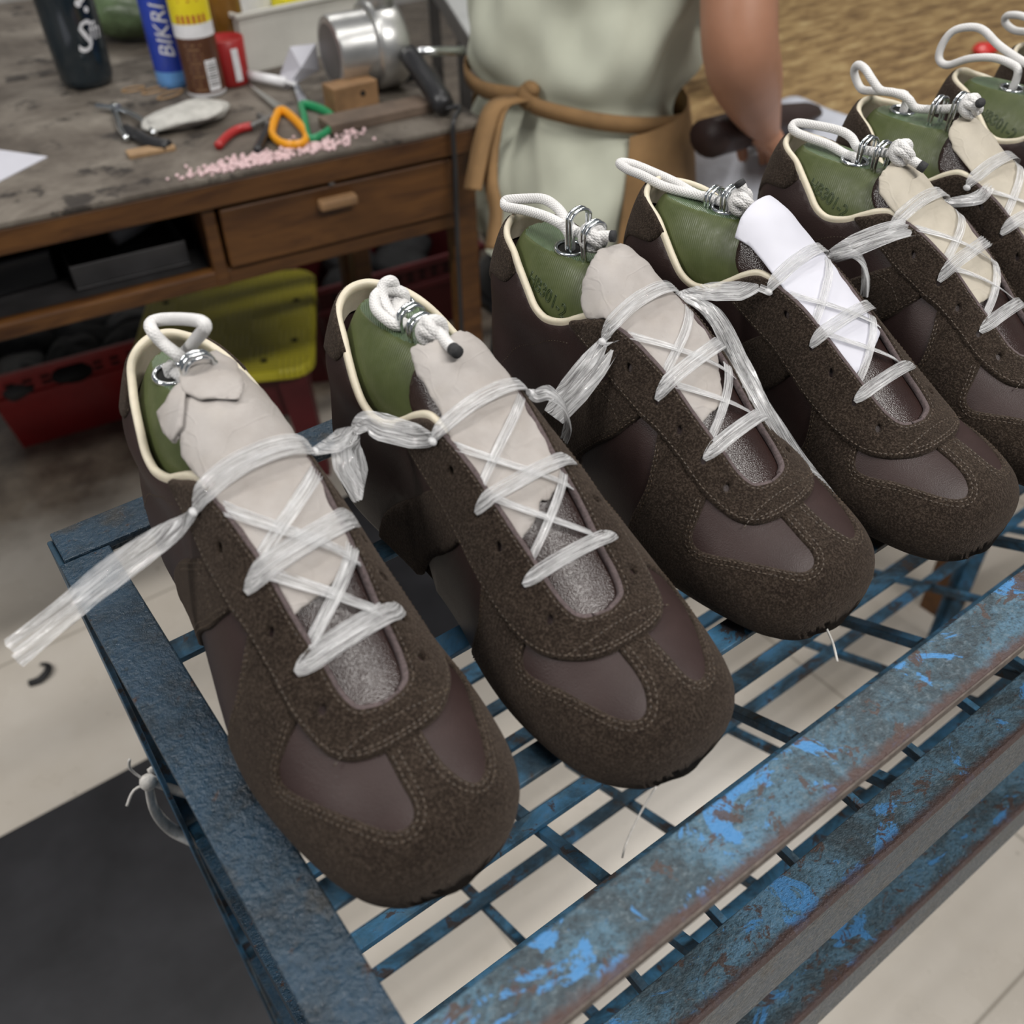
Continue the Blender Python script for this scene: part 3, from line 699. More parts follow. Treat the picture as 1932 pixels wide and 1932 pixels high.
PANELS = {}
def build_panels():
    hl = [circle(c, .00155) for c in HOLE_L + HOLE_M]
    PANELS['upper'] = panel_arrays(full_outline(), [OPENING], .0004, -.0010, .0040, .0012, True)
    PANELS['toe_cap'] = panel_arrays(TOECAP, (), .0016, -.0004, .0027, .0009, True)
    PANELS['eyestay'] = panel_arrays(EYESTAY, hl, .0027, -.0010, .0027, .0008)
    PANELS['strap_l'] = panel_arrays(STRAP_L, (), .0022, -.0002, .0030, .0009)
    PANELS['strap_m'] = panel_arrays(STRAP_M, (), .0022, -.0002, .0030, .0009)
    PANELS['heel_tab'] = panel_arrays(TAB, (), .0016, -.0002, .0033, .0009)
    PANELS['tongue'] = panel_arrays(TONGUE, (), -.0010, -.0022, .0033, .0009, False, FL)
    # padded lining that rolls over the collar edge and down inside
    line = np.array(cat([(.1640, -.0276), (.1700, -.0298), (.1768, -.0333)] + COL_L + COL_M[::-1][1:] + [(.1768, .0410), (.1700, .0384), (.1640, .0362)], 5))
    P = D2(line[:, 0], line[:, 1]); N = N2(line[:, 0], line[:, 1])
    T = np.gradient(P, axis=0); T /= np.linalg.norm(T, axis=1)[:, None]
    U = np.cross(T, N); c = np.array([0, .17, .11])
    U *= np.sign(np.sum((c - P) * U, axis=1))[:, None]
    sec = [(.0002, -.0012), (.0007, .0002), (.0008, .0013), (.0002, .0021), (-.0008, .0025), (-.0020, .0022), (-.0028, .0012), (-.0032, -.0015), (-.0046, -.0080), (-.0066, -.0150)]
    V = np.concatenate([P + N * a + U * b for a, b in sec]); n = len(line); F = []
    for j in range(len(sec) - 1):
        for k in range(n - 1):
            F.append((j * n + k, j * n + k + 1, (j + 1) * n + k + 1, (j + 1) * n + k))
    PANELS['collar_lining'] = (V, F)
    # raw leather edge inside the lace stay
    line = np.array(cat(IN_L[::-1] + IN_M, 4)); line = line[2:-2]
    P = D2(line[:, 0], line[:, 1]); N = N2(line[:, 0], line[:, 1]); T = np.gradient(P, axis=0); T /= np.linalg.norm(T, axis=1)[:, None]
    U = np.cross(T, N); cc = np.stack([D2(line[:, 0], np.full(len(line), .008))], 0)[0]
    U *= np.sign(np.sum((cc - P) * U, axis=1))[:, None]
    sec = [(.0020, -.0006), (.0020, .0008), (.0010, .0012), (-.0004, .0013), (-.0010, .0004)]
    V = np.concatenate([P + N * a + U * b for a, b in sec]); n = len(line)
    F = [(j * n + k, j * n + k + 1, (j + 1) * n + k + 1, (j + 1) * n + k) for j in range(len(sec) - 1) for k in range(n - 1)]
    PANELS['throat_binding'] = (V, F)
    # insole board closing the bottom
    up = np.linspace(.0004, SL - .0004, 60); L = S(up, np.full(60, -.97)); Rr = S(up, np.full(60, .97))
    V = np.concatenate([L, Rr]); F = [(k, k + 1, 60 + k + 1, 60 + k) for k in range(59)]
    PANELS['insole_board'] = (V, F)
    # stitch rows
    mb = MB()
    ol = np.array(cat(EYE_OUT_L[1:] + EYE_OUT_M[::-1][:-1], 4))
    stitch_mesh(mb, offset_line(ol, .0019) if np.mean(inside(offset_line(ol, .0019), np.array(EYESTAY))) > .5 else offset_line(ol, -.0019), .0026)
    il = np.array(cat(IN_L[::-1] + IN_M, 4)); stitch_mesh(mb, offset_line(il, .0020) if np.mean(inside(offset_line(il, .0020), np.array(EYESTAY))) > .5 else offset_line(il, -.0020), .0026)
    stitch_mesh(mb, cat([(.0590, -.0205), (.0612, -.0120), (.0622, -.002), (.0625, .006), (.0627, .015), (.0645, .0265)], 5), .0026)
    sl = np.array(cat([(.0582, -.0125), (.0562, -.0040), (.0566, .0070), (.0600, .0170)], 6)); stitch_mesh(mb, sl, .0026)
    V1 = (np.array(mb.v), mb.f)
    mb2 = MB()
    wl = np.array(cat([(.0820, -.0290), (.0775, -.0350), (.0745, -.0415), (.0700, -.0437), (.0640, -.0413), (.0535, -.0335), (.0457, -.0284), (.0383, -.0232), (.0315, -.0184), (.0275, -.0142), (.0267, -.0098), (.0290, -.0070), (.0335, -.0058), (.0394, -.0056), (.0463, -.0052), (.0521, -.0049)], 4))
    wm = np.array(cat([(.0521, .0074), (.0436, .0074), (.0362, .0085), (.0299, .0116), (.0276, .0151), (.0290, .0190), (.0336, .0230), (.0426, .0275), (.0563, .0340), (.0660, .0410), (.0745, .0450), (.0790, .0425), (.0820, .0370)], 4))
    for o in (-.0014, -.0036): stitch_mesh(mb2, offset_line(wl, o) if _out_ok(wl, o) else offset_line(wl, -o), .0015)
    PANELS['st_win_l'] = (np.array(mb2.v), mb2.f); mb2 = MB()
    for o in (-.0014, -.0036): stitch_mesh(mb2, offset_line(wm, o) if _out_ok(wm, o) else offset_line(wm, -o), .0015)
    PANELS['st_win_m'] = (np.array(mb2.v), mb2.f)
    wing = np.array(cat([(.1205, -.0390), (.1165, -.0440), (.1115, -.0545), (.1130, -.0722), (.1150, -.0820)], 5))
    wing2 = np.array([(s, -q + .012) for s, q in wing])
    for wg, key in ((wing, 'st_wing_l'), (wing2, 'st_wing_m')):
        mb2 = MB()
        for o in (.0014, .0036): stitch_mesh(mb2, np.stack([wg[:, 0] - o, wg[:, 1]], 1), .0015)
        PANELS[key] = (np.array(mb2.v), mb2.f)
    V2 = None
    mb3 = MB()
    for e0, e1 in (([(.1930, -.0890), (.1780, -.0715), (.1610, -.0500)], .0014), ([(.1360, -.0455), (.1445, -.0617), (.1560, -.0780), (.1700, -.0980)], -.0014)):
        L0 = np.array(cat(e0, 6))
        for o in (1, 2.6): stitch_mesh(mb3, np.stack([L0[:, 0] - e1 * o, L0[:, 1]], 1), .0021)
    stitch_mesh(mb3, cat([(.1680, -.0610), (.1560, -.0560), (.1460, -.0560)], 6), .0021)
    V3 = (np.array(mb3.v), mb3.f)
    mb4 = MB()
    stitch_mesh(mb4, cat([(.2520, -.1060), (.2520, -.1050), (.2465, -.1020), (.2375, -.0950), (.2222, -.0860), (.2080, -.0740), (.1950, -.0650)], 5), .0003, .0022, .0013)
    V4 = (np.array(mb4.v), mb4.f)
    PANELS['st_eye'], PANELS['st_strap'], PANELS['st_upper'] = V1, V3, V4
def _out_ok(line, o):
    c = offset_line(line, o)
    tp = np.array(TOECAP)
    return inside(c, tp).mean() > .6
build_panels()

SHOE_MESH = {}
def shoe_mesh(key, m):
    if (key, m) not in SHOE_MESH:
        V, F = PANELS[key]
        SHOE_MESH[(key, m)] = arr_mesh(key, V, F, m)
    return SHOE_MESH[(key, m)]
def part(name, key, m, mat, parent, label=None):
    me = shoe_mesh(key, m)
    if not me.materials: me.materials.append(MATS[mat])
    o = bpy.data.objects.new(name, me); COL.objects.link(o); o.parent = parent
    if label: o['label'] = label
    return o
def make_shoe(i, label):
    m = 1 if i % 2 == 0 else -1
    t = thing('sneaker', label, 'shoe', group='sneakers on the rack')
    t.matrix_world = shoe_matrix(i)
    u = part('upper', 'upper', m, 'leather', t, 'smooth brown leather quarters and vamp')
    part('stitching', 'st_upper', m, 'thread', u)
    c = part('toe_cap', 'toe_cap', m, 'suede', t, 'dark brown suede toe cap with a centre strip')
    for key in ('st_win_l', 'st_win_m', 'st_wing_l', 'st_wing_m'): part('stitching', key, m, 'thread', c)
    e = part('eyestay', 'eyestay', m, 'suede', t, 'dark brown suede lace stay with punched eyelets')
    part('stitching', 'st_eye', m, 'thread', e)
    part('throat_binding', 'throat_binding', m, 'leather_edge', e)
    s = part('side_strap', 'strap_l', m, 'suede', t, 'suede side strap')
    part('stitching', 'st_strap', m, 'thread', s)
    part('side_strap', 'strap_m', m, 'suede', t, 'suede side strap')
    part('heel_tab', 'heel_tab', m, 'suede', t, 'suede heel tab')
    part('tongue', 'tongue', m, 'tongue_leather', t, 'glossy brown leather tongue')
    part('collar_lining', 'collar_lining', m, 'lining', t, 'cream collar lining')
    part('insole_board', 'insole_board', m, 'board', t)
    return t
ROPE = {0: {'loop': [[-0.006, 0.2089, 0.113], [-0.005, 0.2081, 0.1072], [-0.003, 0.2011, 0.1058], [0.0, 0.1972, 0.1055], [0.003, 0.198, 0.1073], [0.002, 0.2015, 0.1128], [-0.003, 0.1991, 0.1221], [-0.006, 0.2068, 0.125], [-0.008, 0.2107, 0.1297], [-0.006, 0.2185, 0.1283], [-0.002, 0.2163, 0.1298], [0.003, 0.2024, 0.1355], [0.006, 0.1874, 0.1411], [0.006, 0.1851, 0.1394], [0.005, 0.1981, 0.1277], [0.003, 0.2127, 0.1142], [0.0, 0.2175, 0.1057]], 'rings': [[0.0, 0.1863, 0.1242], [0.001, 0.1868, 0.122]], 'knot': [0.0, 0.1936, 0.1077]}, 1: {'loop': [[0.006, 0.2144, 0.1065], [0.004, 0.2137, 0.1027], [0.0, 0.2076, 0.101], [-0.003, 0.2052, 0.1039], [-0.002, 0.2171, 0.1044], [0.004, 0.2187, 0.1113], [0.006, 0.2177, 0.1166], [0.004, 0.2172, 0.1201], [0.0, 0.2177, 0.1185], [-0.003, 0.2127, 0.115], [-0.004, 0.2036, 0.1118], [-0.003, 0.1943, 0.1114]], 'loop2': [[0.0, 0.2036, 0.1042], [0.003, 0.2086, 0.1077], [0.008, 0.2132, 0.11], [0.008, 0.2143, 0.1143], [0.002, 0.2175, 0.1161], [-0.005, 0.2157, 0.1164], [-0.009, 0.2089, 0.1142], [-0.009, 0.1981, 0.1135], [-0.006, 0.1959, 0.1114], [-0.003, 0.2001, 0.1098]], 'tail': [[-0.001, 0.1713, 0.1187], [-0.002, 0.1622, 0.1178], [-0.003, 0.1544, 0.1188]], 'rings': [[0.0, 0.1944, 0.1149], [-0.001, 0.185, 0.115]], 'knot': [-0.001, 0.1758, 0.1171]}, 2: {'loop': [[-0.003, 0.1955, 0.1128], [-0.003, 0.1963, 0.1165], [-0.002, 0.2027, 0.1186], [-0.003, 0.2143, 0.1188], [-0.004, 0.2306, 0.116], [-0.005, 0.2453, 0.1122], [-0.004, 0.2495, 0.1124], [-0.002, 0.2494, 0.1137], [0.002, 0.2385, 0.1174], [0.004, 0.2255, 0.1215], [0.004, 0.2137, 0.121], [0.002, 0.2034, 0.118], [0.0, 0.1959, 0.118], [0.0, 0.1867, 0.1196]], 'tail': [[0.0, 0.1779, 0.1227], [0.002, 0.1737, 0.1239], [0.004, 0.1703, 0.1245]], 'rings': [[0.0, 0.1926, 0.1258], [0.0, 0.1811, 0.1236]], 'knot': [0.0, 0.1816, 0.1206]}, 3: {'loop': [[0.0, 0.1897, 0.1131], [-0.0, 0.1995, 0.1116], [-0.0, 0.2141, 0.1102], [0.003, 0.2306, 0.1098], [0.006, 0.2475, 0.1078], [0.007, 0.2647, 0.1046], [0.005, 0.2718, 0.1045], [0.002, 0.2719, 0.1062], [-0.002, 0.2612, 0.108], [-0.005, 0.2479, 0.1101], [-0.005, 0.2318, 0.1095], [-0.003, 0.2168, 0.1105], [-0.001, 0.2006, 0.1127]], 'tail': [[-0.001, 0.1816, 0.1201], [-0.002, 0.1827, 0.1246], [-0.003, 0.185, 0.128]], 'rings': [[-0.0, 0.2006, 0.113], [0.0, 0.19, 0.1174]], 'knot': [-0.001, 0.1822, 0.117]}, 4: {'loop': [[-0.003, 0.1923, 0.109], [-0.003, 0.2, 0.1106], [-0.003, 0.2126, 0.1119], [-0.004, 0.226, 0.1114], [-0.005, 0.2368, 0.1119], [-0.004, 0.2412, 0.1134], [-0.001, 0.2398, 0.1155], [0.002, 0.227, 0.1174], [0.004, 0.2128, 0.1188], [0.004, 0.2036, 0.1178], [0.002, 0.1959, 0.115], [0.0, 0.1852, 0.117], [-0.0, 0.1714, 0.1206]], 'tail': [[0.0, 0.1624, 0.122], [0.002, 0.1576, 0.1203], [0.004, 0.1513, 0.1184]], 'rings': [[-0.0, 0.1878, 0.1192], [0.0, 0.1771, 0.1199]], 'knot': [-0.0, 0.1658, 0.1232]}, 5: {'loop': [[0.003, 0.2153, 0.1168], [0.002, 0.2253, 0.1168], [0.003, 0.2384, 0.1136], [0.005, 0.2502, 0.1105], [0.006, 0.2569, 0.1134], [0.005, 0.2606, 0.1195], [0.003, 0.2574, 0.1247], [0.0, 0.2491, 0.1251], [-0.003, 0.2397, 0.1217], [-0.004, 0.2306, 0.1179], [-0.005, 0.2195, 0.1198], [-0.004, 0.2095, 0.1191], [-0.002, 0.2039, 0.1148], [0.0, 0.1941, 0.1163], [0.0, 0.177, 0.1224]], 'tail': [[0.0, 0.1663, 0.1283], [-0.002, 0.1635, 0.1297], [-0.004, 0.1613, 0.1315]], 'rings': [[0.0, 0.189, 0.1205], [0.0, 0.1756, 0.1266]], 'knot': [0.0, 0.1691, 0.1262]}, 6: {'loop': [[-0.003, 0.1989, 0.1196], [-0.002, 0.2061, 0.1228], [-0.003, 0.2199, 0.1232], [-0.005, 0.2355, 0.1186], [-0.006, 0.2491, 0.1108], [-0.006, 0.257, 0.1129], [-0.005, 0.2585, 0.1218], [-0.003, 0.2548, 0.131], [0.0, 0.2458, 0.1355], [0.003, 0.2365, 0.1354], [0.004, 0.2233, 0.1295], [0.003, 0.2067, 0.1257], [0.001, 0.1907, 0.1238]], 'tail': [[0.0, 0.1653, 0.128], [0.002, 0.1607, 0.1273], [0.004, 0.1562, 0.1266]], 'rings': [[0.0, 0.188, 0.1281], [0.0, 0.1772, 0.1295]], 'knot': [0.0, 0.1693, 0.1285]}, 7: {'loop': [[0.003, 0.212, 0.1164], [0.003, 0.2255, 0.1183], [0.003, 0.2401, 0.117], [0.005, 0.2533, 0.1147], [0.006, 0.2626, 0.1169], [0.004, 0.2636, 0.1215], [0.0, 0.2568, 0.1254], [-0.003, 0.2442, 0.1273], [-0.004, 0.2308, 0.1247], [-0.002, 0.2129, 0.1207], [0.0, 0.1988, 0.1195]], 'tail': [[0.0, 0.1733, 0.1245], [-0.002, 0.1701, 0.1233], [-0.004, 0.1668, 0.1221]], 'rings': [[0.0, 0.1973, 0.1251], [0.0, 0.1859, 0.1263]], 'knot': [0.0, 0.1775, 0.1251]}}
# ------------------------------------------------------------------ shoe lasts (green plastic forms) with their rope loops
def plateau(a): return .1065 + (.24 - a) * .055
def last_arrays():
    ss = np.concatenate([np.linspace(.128, .30, 58), np.linspace(.305, .37, 12)]); bb = np.linspace(-.80, .80, 65)
    SS, BB = np.meshgrid(ss, bb, indexing='ij')
    P = FL(SS, BB * girth(SS)); Nn = N2(SS, BB * girth(SS))
    X = P - Nn * .0062
    zt = plateau(X[..., 1]); flat = X[..., 2] > zt
    # the cone swells a little below its flat top
    X[..., 0] *= 1 + .10 * np.exp(-((X[..., 2] - .094) / .012) ** 2) * np.clip((X[..., 1] - .15) / .02, 0, 1)
    X[..., 2] = np.minimum(X[..., 2], zt)
    X[..., 1] -= .0050 * np.clip((X[..., 1] - .195) / .04, 0, 1) ** 2
    n, m = SS.shape; V = X.reshape(-1, 3); F = []; MI = []
    for i in range(n - 1):
        for j in range(m - 1):
            F.append((i * m + j, (i + 1) * m + j, (i + 1) * m + j + 1, i * m + j + 1))
            MI.append(1 if flat[i, j] and flat[i + 1, j] and flat[i, j + 1] and flat[i + 1, j + 1] else 0)
    return V, F, MI
LASTV, LASTF, LASTMI = last_arrays()
def engrave(m, parent):
    cu = bpy.data.curves.new('engraving_text', 'FONT'); cu.body = 'HB301-2'; cu.size = 1.0; cu.resolution_u = 3
    o = bpy.data.objects.new('engraving_text', cu); COL.objects.link(o)
    dg = bpy.context.evaluated_depsgraph_get(); dg.update()
    me0 = o.evaluated_get(dg).to_mesh(); bm = bmesh.new(); bm.from_mesh(me0)
    bmesh.ops.triangulate(bm, faces=bm.faces); bmesh.ops.subdivide_edges(bm, edges=bm.edges, cuts=1)
    # keep only the outline strokes: thin wires round every letter
    be = [e for e in bm.edges if len(e.link_faces) == 1]
    adj = {}
    for e in be:
        a, b = e.verts; adj.setdefault(a.index, []).append(b.index); adj.setdefault(b.index, []).append(a.index)
    bm.verts.ensure_lookup_table(); seen = set(); mb = MB()
    k = .0095
    for st in list(adj):
        if st in seen: continue
        loop = [st]; seen.add(st); cur = st
        while True:
            nx = [q for q in adj[cur] if q not in seen]
            if not nx: break
            cur = nx[0]; seen.add(cur); loop.append(cur)
        pts = np.array([(bm.verts[q].co.x * k, bm.verts[q].co.y * k) for q in loop])
        if len(pts) < 4: continue
        # text runs from the heel forwards on the side that faces the reader
        s0 = .2390 - pts[:, 0] * .95; z = pts[:, 1]
        q = -.0600 + z * 1.2 - .10 * (pts[:, 0] - .02)
        P = D2(s0, q) - N2(s0, q) * .0062
        P[:, 0] *= 1 + .10 * np.exp(-((P[:, 2] - .094) / .012) ** 2) * np.clip((P[:, 1] - .15) / .02, 0, 1)
        P[:, 1] -= .0050 * np.clip((P[:, 1] - .195) / .04, 0, 1) ** 2
        P = P + N2(s0, q) * .0001
        P[:, 0] *= m
        mb.tube([tuple(p) for p in P], .00024, 5, True)
    bm.free(); o.evaluated_get(dg).to_mesh_clear(); bpy.data.objects.remove(o)
    if mb.v:
        return mb.build('engraving', 'last_dark', parent, True)
def make_last(i, label, engraved):
    m = 1 if i % 2 == 0 else -1
    t = thing('shoe_last', label, 'shoe last', group='green shoe lasts in the sneakers'); t.matrix_world = shoe_matrix(i)
    key = 'last%d' % m
    if key not in bpy.data.meshes:
        V, F = (LASTV, LASTF) if m > 0 else mirrored(LASTV, LASTF)
        me = bpy.data.meshes.new(key); me.from_pydata([tuple(p) for p in V], [], F)
        me.materials.append(MATS['last_plastic']); me.materials.append(MATS['last_top_plastic'])
        me.polygons.foreach_set('material_index', LASTMI); me.update()
        bm = bmesh.new(); bm.from_mesh(me)
        for e in bm.edges:
            if len(e.link_faces) == 2 and e.link_faces[0].material_index != e.link_faces[1].material_index: e.smooth = False
        bm.to_mesh(me); bm.free(); me.polygons.foreach_set('use_smooth', [True] * len(me.polygons))
    me = bpy.data.meshes[key]
    b = bpy.data.objects.new('body', me); COL.objects.link(b); b.parent = t
    R = ROPE[i]
    clampz = lambda P: [(x * 1.0, y, max(z, plateau(y) + .0022)) for x, y, z in P]
    # thimble hole
    hx, hy, hz = R['loop'][0]; hy = min(max(hy, .192), .218)
    hm = MB(); hm.tube([(hx + .0068 * math.cos(a), hy + .0075 * math.sin(a), plateau(hy) + .0006) for a in np.linspace(0, 2 * math.pi, 24, endpoint=False)], .0011, 8, True)
    hm.build('eyelet_ring', 'chrome', t, True)
    dm = MB(); dm.lathe([(.0062, plateau(hy) + .0001), (.0060, plateau(hy) + .00035)], 20, Matrix.Translation((hx, hy, 0)))
    dm.build('eyelet_hole', 'dark_hole', t)
    ph = MB()
    for sgn in (-1,):
        s0, q0 = .2585, -.0515
        P = D2(np.array(s0), np.array(q0)); N = N2(np.array(s0), np.array(q0)); c = P - N * .0060 - np.array([0, .0045, 0])
        Mx = Matrix.Translation((c[0] * m, c[1], c[2])) @ Vector((N[0] * m, N[1], N[2])).to_track_quat('Z', 'Y').to_matrix().to_4x4()
        ph.lathe([(.0017, -.0005), (.0017, .0004)], 14, Mx)
    ph.build('pin_hole', 'dark_hole', t)
    # two wire staples the rope runs through
    for rx, ry, rz in R['rings']:
        sm = MB(); top = max(rz + .004, plateau(ry) + .0085)
        for dy in (-.0011, .0011):
            pts = [(rx - .0052, ry + dy, plateau(ry) - .002), (rx - .0060, ry + dy, plateau(ry) + .003)]
            for a in np.linspace(math.pi, 0, 9): pts.append((rx + .0062 * math.cos(a), ry + dy * 1.2, top - .0040 + .0052 * math.sin(a)))
            pts += [(rx + .0060, ry + dy, plateau(ry) + .003), (rx + .0052, ry + dy, plateau(ry) - .002)]
            sm.tube(cat(pts, 3), .00085, 8)
        sm.build('wire_staple', 'chrome', t, True)
    rm = MB(); rad = .0026
    rm.tube(cat([R['loop'][0][:2] + [plateau(R['loop'][0][1]) - .004]] + clampz(R['loop']), 5), rad, 12)
    if 'loop2' in R: rm.tube(cat(clampz(R['loop2']), 5), rad, 12)
    kx, ky, kz = R['knot']; kz = max(kz, plateau(ky) + .005)
    for (ax, r, ph0) in (((1, .2, .5), .0052, 0.0), ((.2, 1, -.3), .0050, 1.2), ((.4, -.3, 1), .0046, 2.1)):
        q = Vector(ax).to_track_quat('Z', 'Y')
        rm.tube([tuple(Vector((kx, ky, kz)) + q @ Vector((r * math.cos(a), r * math.sin(a), .0012 * math.sin(2 * a + ph0)))) for a in np.linspace(0, 2 * math.pi, 20, endpoint=False)], rad, 10, True)
    rope = None
    if R.get('tail'):
        tl = [(kx, ky, kz)] + R['tail']; L = cat(tl, 5); cut = max(3, int(len(L) * .82))
        rm.tube(L[:cut], rad, 12)
        rope = rm.build('rope', 'rope', t, True)
        em = MB(); em.tube(L[cut - 1:], rad * 1.08, 12); em.build('rope_end', 'rope_end', rope, True)
    else:
        rope = rm.build('rope', 'rope', t, True)
    if engraved: engrave(m, t)
    return t

# ------------------------------------------------------------------ torn card slips pushed under the laces
def bounds(s, side, m):
    """viewer-side inner edge of the lace stay: side -1 = left as seen from the front, +1 = right"""
    lat = (side * m) < 0
    L = np.array(IN_L if lat else IN_M); q = float(np.interp(s, L[:, 0], L[:, 1]))
    return q * m
def make_card(i, label, mat, bottom, top, flaps=(), lift=0.0):
    m = 1 if i % 2 == 0 else -1
    pts = []
    for s, t in bottom:
        l, r = bounds(s, -1, m), bounds(s, 1, m); pts.append((s, l + (r - l) * (t + 1) / 2))
    s1 = bottom[-1][0]; stop = .1700
    ex = .0002
    right = [(s, bounds(s, 1, m) + ex) for s in np.arange(s1 + .004, stop, .006)]
    left = [(s, bounds(s, -1, m) - ex) for s in np.arange(bottom[0][0] + .004, stop, .006)][::-1]
    poly = pts + right + list(top) + left
    poly = resample(poly, .0022, True)
    rnd = random.Random(i * 7 + 3)
    if mat != 'paper_white': poly = poly + np.array([[rnd.gauss(0, .00022), rnd.gauss(0, .00022)] for _ in poly])
    def shape(poly, off0, thick, nm, mt, parent, seed):
        pm = [(s, q * m) for s, q in poly]
        V, F = panel_arrays(pm, (), thick, 0.0, .0032, .0006, False, FL)
        N = None; rr = random.Random(seed)
        # recover (s,q) is not needed: push out along the radial direction from the shoe's core
        core = np.stack([np.zeros(len(V)), V[:, 1], np.full(len(V), .03)], 1)
        d = V - core; d /= np.linalg.norm(d, axis=1)[:, None]
        a = V[:, 1]
        amp = 0.0004 if mat != 'paper_white' else 0.00015
        w = amp * (np.sin(V[:, 0] * 420 + seed) * np.sin(a * 300 + seed * 2) + .7 * np.sin(a * 610 - V[:, 0] * 350 + seed))
        up = off0 + np.clip((a - .125) / .04, 0, 1) * (.0020 + lift)
        V = V + d * (up + w)[:, None]
        if m < 0: V, F = mirrored(V, F)
        me = arr_mesh(nm, V, F, 1)
        return link(nm, me, mt, parent)
    o = shape(poly, .0004, .0009, 'card_insert', mat, None, i * 1.7)
    o.matrix_world = shoe_matrix(i)
    tag(o, label, 'card', 'card slips under the laces')
    for k, fp in enumerate(flaps):
        f = shape(resample(fp, .0022, True), .0026, .0009, 'torn_flap', mat, o, i * 1.7 + 5 + k)
    return o

# ------------------------------------------------------------------ clear tape laced through the eyelets
def ribbon(mb, P, B, width, folds=5, amp=.0009, seed=0.0, nc=9):
    """P: path, B: across direction per point; width per point; a crumpled strip"""
    P = np.array(P); B = np.array(B); n = len(P)
    T = np.gradient(P, axis=0); T /= np.maximum(np.linalg.norm(T, axis=1), 1e-9)[:, None]
    B = B - T * np.sum(B * T, axis=1)[:, None]; B /= np.maximum(np.linalg.norm(B, axis=1), 1e-9)[:, None]
    N = np.cross(T, B)
    w = np.array(width if hasattr(width, '__len__') else [width] * n)
    d = np.concatenate([[0], np.cumsum(np.linalg.norm(np.diff(P, axis=0), axis=1))])
    v = []; f = []; uv = []
    for i in range(n):
        for c in range(nc):
            x = c / (nc - 1) - .5
            k = amp * (math.sin(x * folds * 6.28 + seed + d[i] * 60) + .6 * math.sin(x * folds * 11 + 2 * seed - d[i] * 110))
            v.append(P[i] + B[i] * x * w[i] + N[i] * k * min(1, w[i] / .006))
    for i in range(n - 1):
        for c in range(nc - 1):
            f.append((i * nc + c, i * nc + c + 1, (i + 1) * nc + c + 1, (i + 1) * nc + c))
            uv.append(((c / (nc - 1) * w[i] * 100, d[i] * 30 + seed), ((c + 1) / (nc - 1) * w[i] * 100, d[i] * 30 + seed),
                       ((c + 1) / (nc - 1) * w[i + 1] * 100, d[i + 1] * 30 + seed), (c / (nc - 1) * w[i + 1] * 100, d[i + 1] * 30 + seed)))
    mb.add([tuple(p) for p in v], f, uv)
def dom_path(a, b, off, n=22, sag=0.0):
    """path over the shoe between two (s,q) spots, lifted off the surface"""
    t = np.linspace(0, 1, n); s = a[0] + (b[0] - a[0]) * t; q = a[1] + (b[1] - a[1]) * t
    o = off[0] + (off[1] - off[0]) * np.sin(np.pi * t) ** .5
    return FL(s, q) + N2(s, q) * o[:, None]
def hole(k, side, m):
    lat = (side * m) < 0
    s, q = (HOLE_L if lat else HOLE_M)[k]; return (s, q)
def lace_shoe(mb, i, wide=.0085, jig=0.0):
    """three bars and the diagonals below them, in shoe coordinates"""
    m = 1 if i % 2 == 0 else -1
    def H(k, side):
        s, q = hole(k, side, m)
        if side > 0 and m > 0: s, q = s + .008 * (1 if k < 4 else .5), q + .003
        return s, q
    def bar(a, b, w, off=(.0030, .0052), seed=0.0, taper=True, n=22):
        P = dom_path(a, b, off, n); t = np.linspace(0, 1, n)
        ww = w * (.30 + .70 * np.clip(np.minimum(t, 1 - t) / .14, 0, 1) ** .6) if taper else np.full(n, w)
        if m < 0: P = P.copy(); P[:, 0] *= -1
        ribbon(mb, P, np.tile([[0, 1, .25]], (n, 1)), ww, 5, .00038, seed + i * 1.3, 15)
    def inn(k, side, ds=0.0):
        s, q = hole(k, side, m); return (s + ds, bounds(s + ds, side, m) * m)
    # diagonals first (they lie underneath)
    bar(inn(0, 1, -.004), inn(2, -1, .006), wide * .62, (.0016, .0034), 1.1, False)
    bar(inn(0, -1, -.008), inn(2, 1, -.012), wide * .55, (.0014, .0030), 2.1, False)
    bar(inn(2, 1, -.004), inn(4, -1, .006), wide * .55, (.0012, .0034), 3.1, False)
    bar(inn(2, -1, .000), inn(4, 1, .003), wide * .55, (.0010, .0028), 4.1, False)
    # bars
    bar(H(0, -1), H(0, 1), wide * 1.12, (.0040, .0052), .3)
    bar(H(2, -1), H(2, 1), wide * 1.05, (.0034, .0046), .7)
    bar(H(4, -1), H(4, 1), wide, (.0034, .0040), .9)
# ------------------------------------------------------------------ placing by height: where a line of sight of the survey meets a level
def at(x, y, z):
    d = np.array([(x - 966) / 1791.96, (y - 966) / 1791.96, 1.0]) @ RC
    t = (z - 1.2) / d[2]
    return (float(d[0] * t), float(d[1] * t), float(z))

# ------------------------------------------------------------------ room
def struct(name, mb, mat, **k):
    o = mb.build(name, mat, None, **k); o['kind'] = 'structure'; return o
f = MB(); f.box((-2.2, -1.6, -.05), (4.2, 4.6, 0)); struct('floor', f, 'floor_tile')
f = MB(); f.box((-2.2, 4.6, -.05), (4.2, 4.7, 2.9)); struct('wall_back', f, 'wall_paint')
f = MB(); f.box((4.2, -1.6, -.05), (4.3, 4.7, 2.9)); struct('wall_right', f, 'wall_paint')

